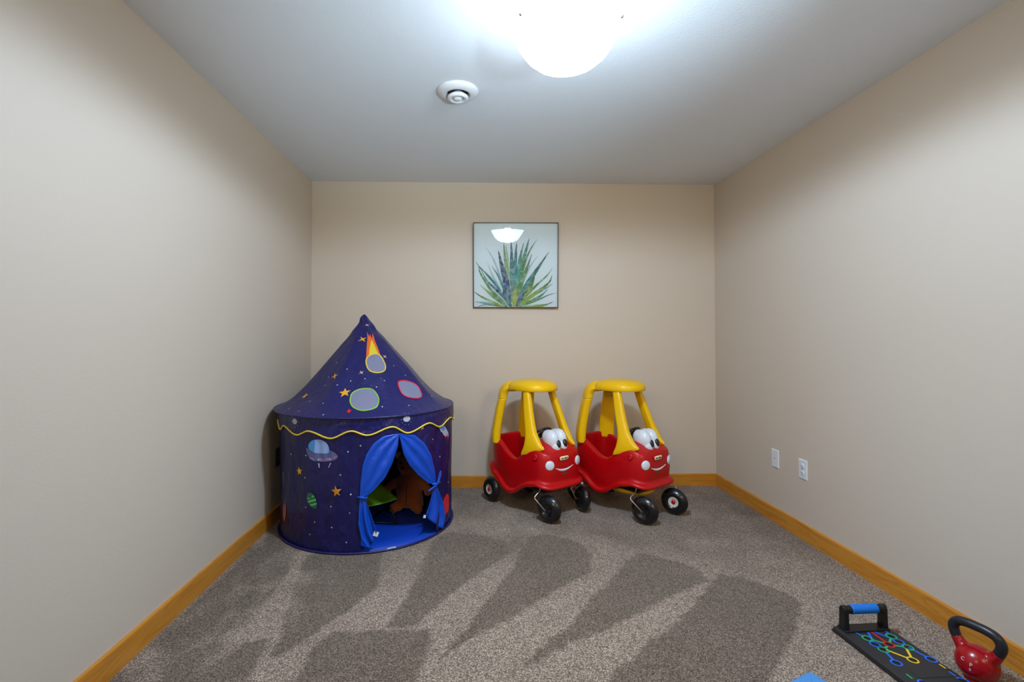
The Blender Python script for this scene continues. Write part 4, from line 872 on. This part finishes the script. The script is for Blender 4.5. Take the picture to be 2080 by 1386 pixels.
rings = {'g': [(-.027, -.059), (.078, -.054), (-.025, -.129), (.080, -.124)], 'b': [(-.029, -.096), (.077, -.088), (-.044, -.203), (.101, -.194), (.100, -.308), (-.044, -.308)], 'r': [(.024, -.102)], 'y': [(.030, -.193)]}
lines = {'b': [((-.048, -.004), (-.027, -.059)), ((.014, -.012), (-.029, -.096)), ((.030, -.008), (.078, -.085)), ((.092, .0), (.078, -.054)), ((.082, -.124), (.101, -.194)), ((-.028, -.140), (-.044, -.203)), ((.101, -.37), (.100, -.308)), ((-.044, -.37), (-.044, -.308))],
         'g': [((-.027, -.059), (.024, -.102)), ((.078, -.054), (.024, -.102)), ((-.025, -.129), (.024, -.102)), ((.080, -.124), (.024, -.102))], 'r': [((.024, -.005), (.024, -.102))], 'y': [((-.015, -.130), (.030, -.193)), ((.068, -.128), (.030, -.193))]}
for c, ls in lines.items():
    for i, ((x0, y0), (x1, y1)) in enumerate(ls):
        d = Vector((x1 - x0, y1 - y0, 0)); L0 = d.length; d.normalize(); m_ = L0 - .0170
        st = .0170 if (x0, y0) in sum(rings.values(), []) else 0
        if c == 'g': st = .0170
        bm = bmesh.new(); Mx = Matrix.Translation((x0, y0, .0215)) @ Matrix.Rotation(math.atan2(d.y, d.x), 4, 'Z'); addbox(bm, (st, -.0040, 0), (m_, .0040, .0011), 0, Mx)
        obj('guide_line', bm, PC_[c], br, smooth=False)
for c, rs in rings.items():
    for x, y in rs:
        bm = bmesh.new(); lathe(bm, [(.0132, 0), (.0132, .0013), (.0188, .0013), (.0188, 0)], 36, Matrix.Translation((x, y, .0216))); rr = obj('position_ring', bm, PC_[c], br, sharp=40)
        bm = bmesh.new(); lathe(bm, [(0, .0008), (.0132, .0008), (.0132, 0), (0, 0)], 32, Matrix.Translation((x, y, .0216))); obj('peg_socket', bm, M_HOLE, rr, smooth=False)
bm = bmesh.new(); addbox(bm, (-.036, -.285, .0215), (.090, -.242, .0235)); addbox(bm, (-.036, -.345, .0215), (.090, -.289, .0235)); obj('hinge_cover', bm, M_BRD, br, smooth=False, bevel=.001)
bm = bmesh.new(); addbox(bm, (.094, -.2545, .0215), (.121, -.2525, .0222)); obj('fold_gap', bm, M_HOLE, br, smooth=False)
for (x, y, c) in ((.105, -.232, 'y'), (.100, -.272, 'b'), (-.062, -.272, 'g')):
    bm = bmesh.new(); addbox(bm, (x - .003, y - .012, .0215), (x + .003, y + .012, .0222)); obj('printed_mark', bm, PC_[c], br, smooth=False)
hd = bmesh.new(); addbox(hd, (-.082, -.022, .021), (.106, .028, .029)); obj('handle_foot', hd, M_BRD2, br, bevel=.003, sharp=40)
for s in (-1, 1):
    x = .012 + .083 * s; bm = bmesh.new(); pr = [(-.018, .025), (-.016, .06), (-.015, .100), (-.012, .112), (-.004, .118), (.004, .118), (.012, .112), (.015, .100), (.016, .06), (.018, .025)]
    loft(bm, [[Vector((x - .010, y + .003, z)) for y, z in pr], [Vector((x + .010, y + .003, z)) for y, z in pr]]); obj('upright', bm, M_BRD2, br, bevel=.003, sharp=40)
bm = bmesh.new(); Mx = Matrix.Translation((.012, .003, .101)) @ Matrix.Rotation(R(90), 4, 'Y')
lathe(bm, [(0, -.078), (.0155, -.078), (.0155, .078), (0, .078)], 32, Mx); gb = obj('handle_bar', bm, M_BRD2, br, sharp=40)
bm = bmesh.new(); pr = [(.0150, -.056)]
for i in range(29): pr.append((.0172 + (.0006 if i % 2 else 0), -.055 + .110 * i / 28))
pr.append((.0150, .056)); lathe(bm, pr, 36, Mx); obj('foam_grip', bm, M_GRIP, gb)['label'] = 'blue ribbed foam grip'

# ------------------------------------------------------------------ kettlebell
M_KRED = mat('red_vinyl', rgb(158, 0, 14), 0.25, coat=0.1); M_KBLK = mat('black_enamel', rgb(30, 30, 33), 0.36, bump=(120, 0.12, 0.001)); M_KTXT = mat('white_print', rgb(205, 180, 185), 0.5)
kb = empty('kettlebell', (1.768, 1.700, 0), R(-72), label='red vinyl kettlebell with a black handle by the right baseboard', cat='kettlebell')
kb.scale = (.87, .87, .87)
bm = bmesh.new(); r0 = .069
lathe(bm, [(0, .001), (.040, .001), (.046, .004)] + [(r0 * math.cos(R(a)), .070 + r0 * math.sin(R(a))) for a in range(-58, 90, 8)] + [(0, .070 + r0)], 48)
for s in (-1, 1):
    tube(bm, catmull([(.022 * s, 0, .085), (.044 * s, 0, .110), (.060 * s, 0, .130), (.068 * s, 0, .146)], 5), [.036, .034, .032, .030, .029, .028, .026, .0245, .023, .022, .021, .0205, .020, .0195, .019, .019], 24)
bd = obj('bell', bm, M_KRED, kb)
md = bd.modifiers.new('remesh', 'REMESH'); md.mode = 'VOXEL'; md.voxel_size = .0028; md.use_smooth_shade = True
md = bd.modifiers.new('smooth', 'SMOOTH'); md.iterations = 14; md.factor = .6
bm = bmesh.new()
tube(bm, catmull([(.064 * s, 0, z) for s, z in ((-1, .136),)] + [(-.074, 0, .160), (-.076, 0, .184), (-.060, 0, .206), (-.030, 0, .214), (0, 0, .215), (.030, 0, .214), (.060, 0, .206), (.076, 0, .184), (.074, 0, .160), (.064, 0, .136)], 6), .0182, 24)
obj('handle', bm, M_KBLK, kb)['label'] = 'black enamelled handle'
for ch_, a, z, sz in (('C', -104, .092, .018), ('P', -80, .083, .018), ('L', -92, .072, .010), ('5', -82, .064, .013)):
    ca_, sa = math.cos(R(a)), math.sin(R(a)); el = math.asin(max(-1, min(1, (z - .070) / r0))); nrm = Vector((ca_ * math.cos(el), sa * math.cos(el), math.sin(el)))
    t = text_mesh(ch_, sz, .0006, .0004); zax = nrm; xax = Vector((0, 0, 1)).cross(zax).normalized(); yax = zax.cross(xax)
    Mx = Matrix.Translation(Vector((0, 0, .070)) + nrm * (r0 + .0002)) @ Matrix((xax, yax, zax)).transposed().to_4x4(); bmesh.ops.transform(t, matrix=Mx, verts=t.verts)
    if ch_ != 'L': obj('lettering', t, M_KTXT, bd, smooth=False)
    else: t.free()

# ------------------------------------------------------------------ exercise mat
def mat_mat():
    m = mat('blue_ribbed_foam', rgb(60, 130, 200), 0.7); N, L = nodes(m); b = N['Principled BSDF']
    tc = N.new('ShaderNodeTexCoord'); wv = N.new('ShaderNodeTexWave'); wv.inputs['Scale'].default_value = 55; L.new(tc.outputs['Object'], wv.inputs['Vector'])
    bp = N.new('ShaderNodeBump'); bp.inputs['Strength'].default_value = 0.6; bp.inputs['Distance'].default_value = 0.002; L.new(wv.outputs['Fac'], bp.inputs['Height']); L.new(bp.outputs['Normal'], b.inputs['Normal'])
    mx = N.new('ShaderNodeMix'); mx.data_type = 'RGBA'; mx.inputs[6].default_value = rgb(60, 128, 196); mx.inputs[7].default_value = rgb(86, 152, 214); L.new(wv.outputs['Fac'], mx.inputs[0]); L.new(mx.outputs[2], b.inputs['Base Color']); return m
em = bmesh.new(); addbox(em, (0, -.60, .001), (1.3, 0, .009))
mo = obj('exercise_mat', em, mat_mat(), None, smooth=True, bevel=.003, sharp=40, loc=(1.202, 1.75, 0), rot=(0, 0, R(-65)))
tag(mo, 'light blue ribbed exercise mat corner lying on the carpet at the bottom edge', 'exercise mat')
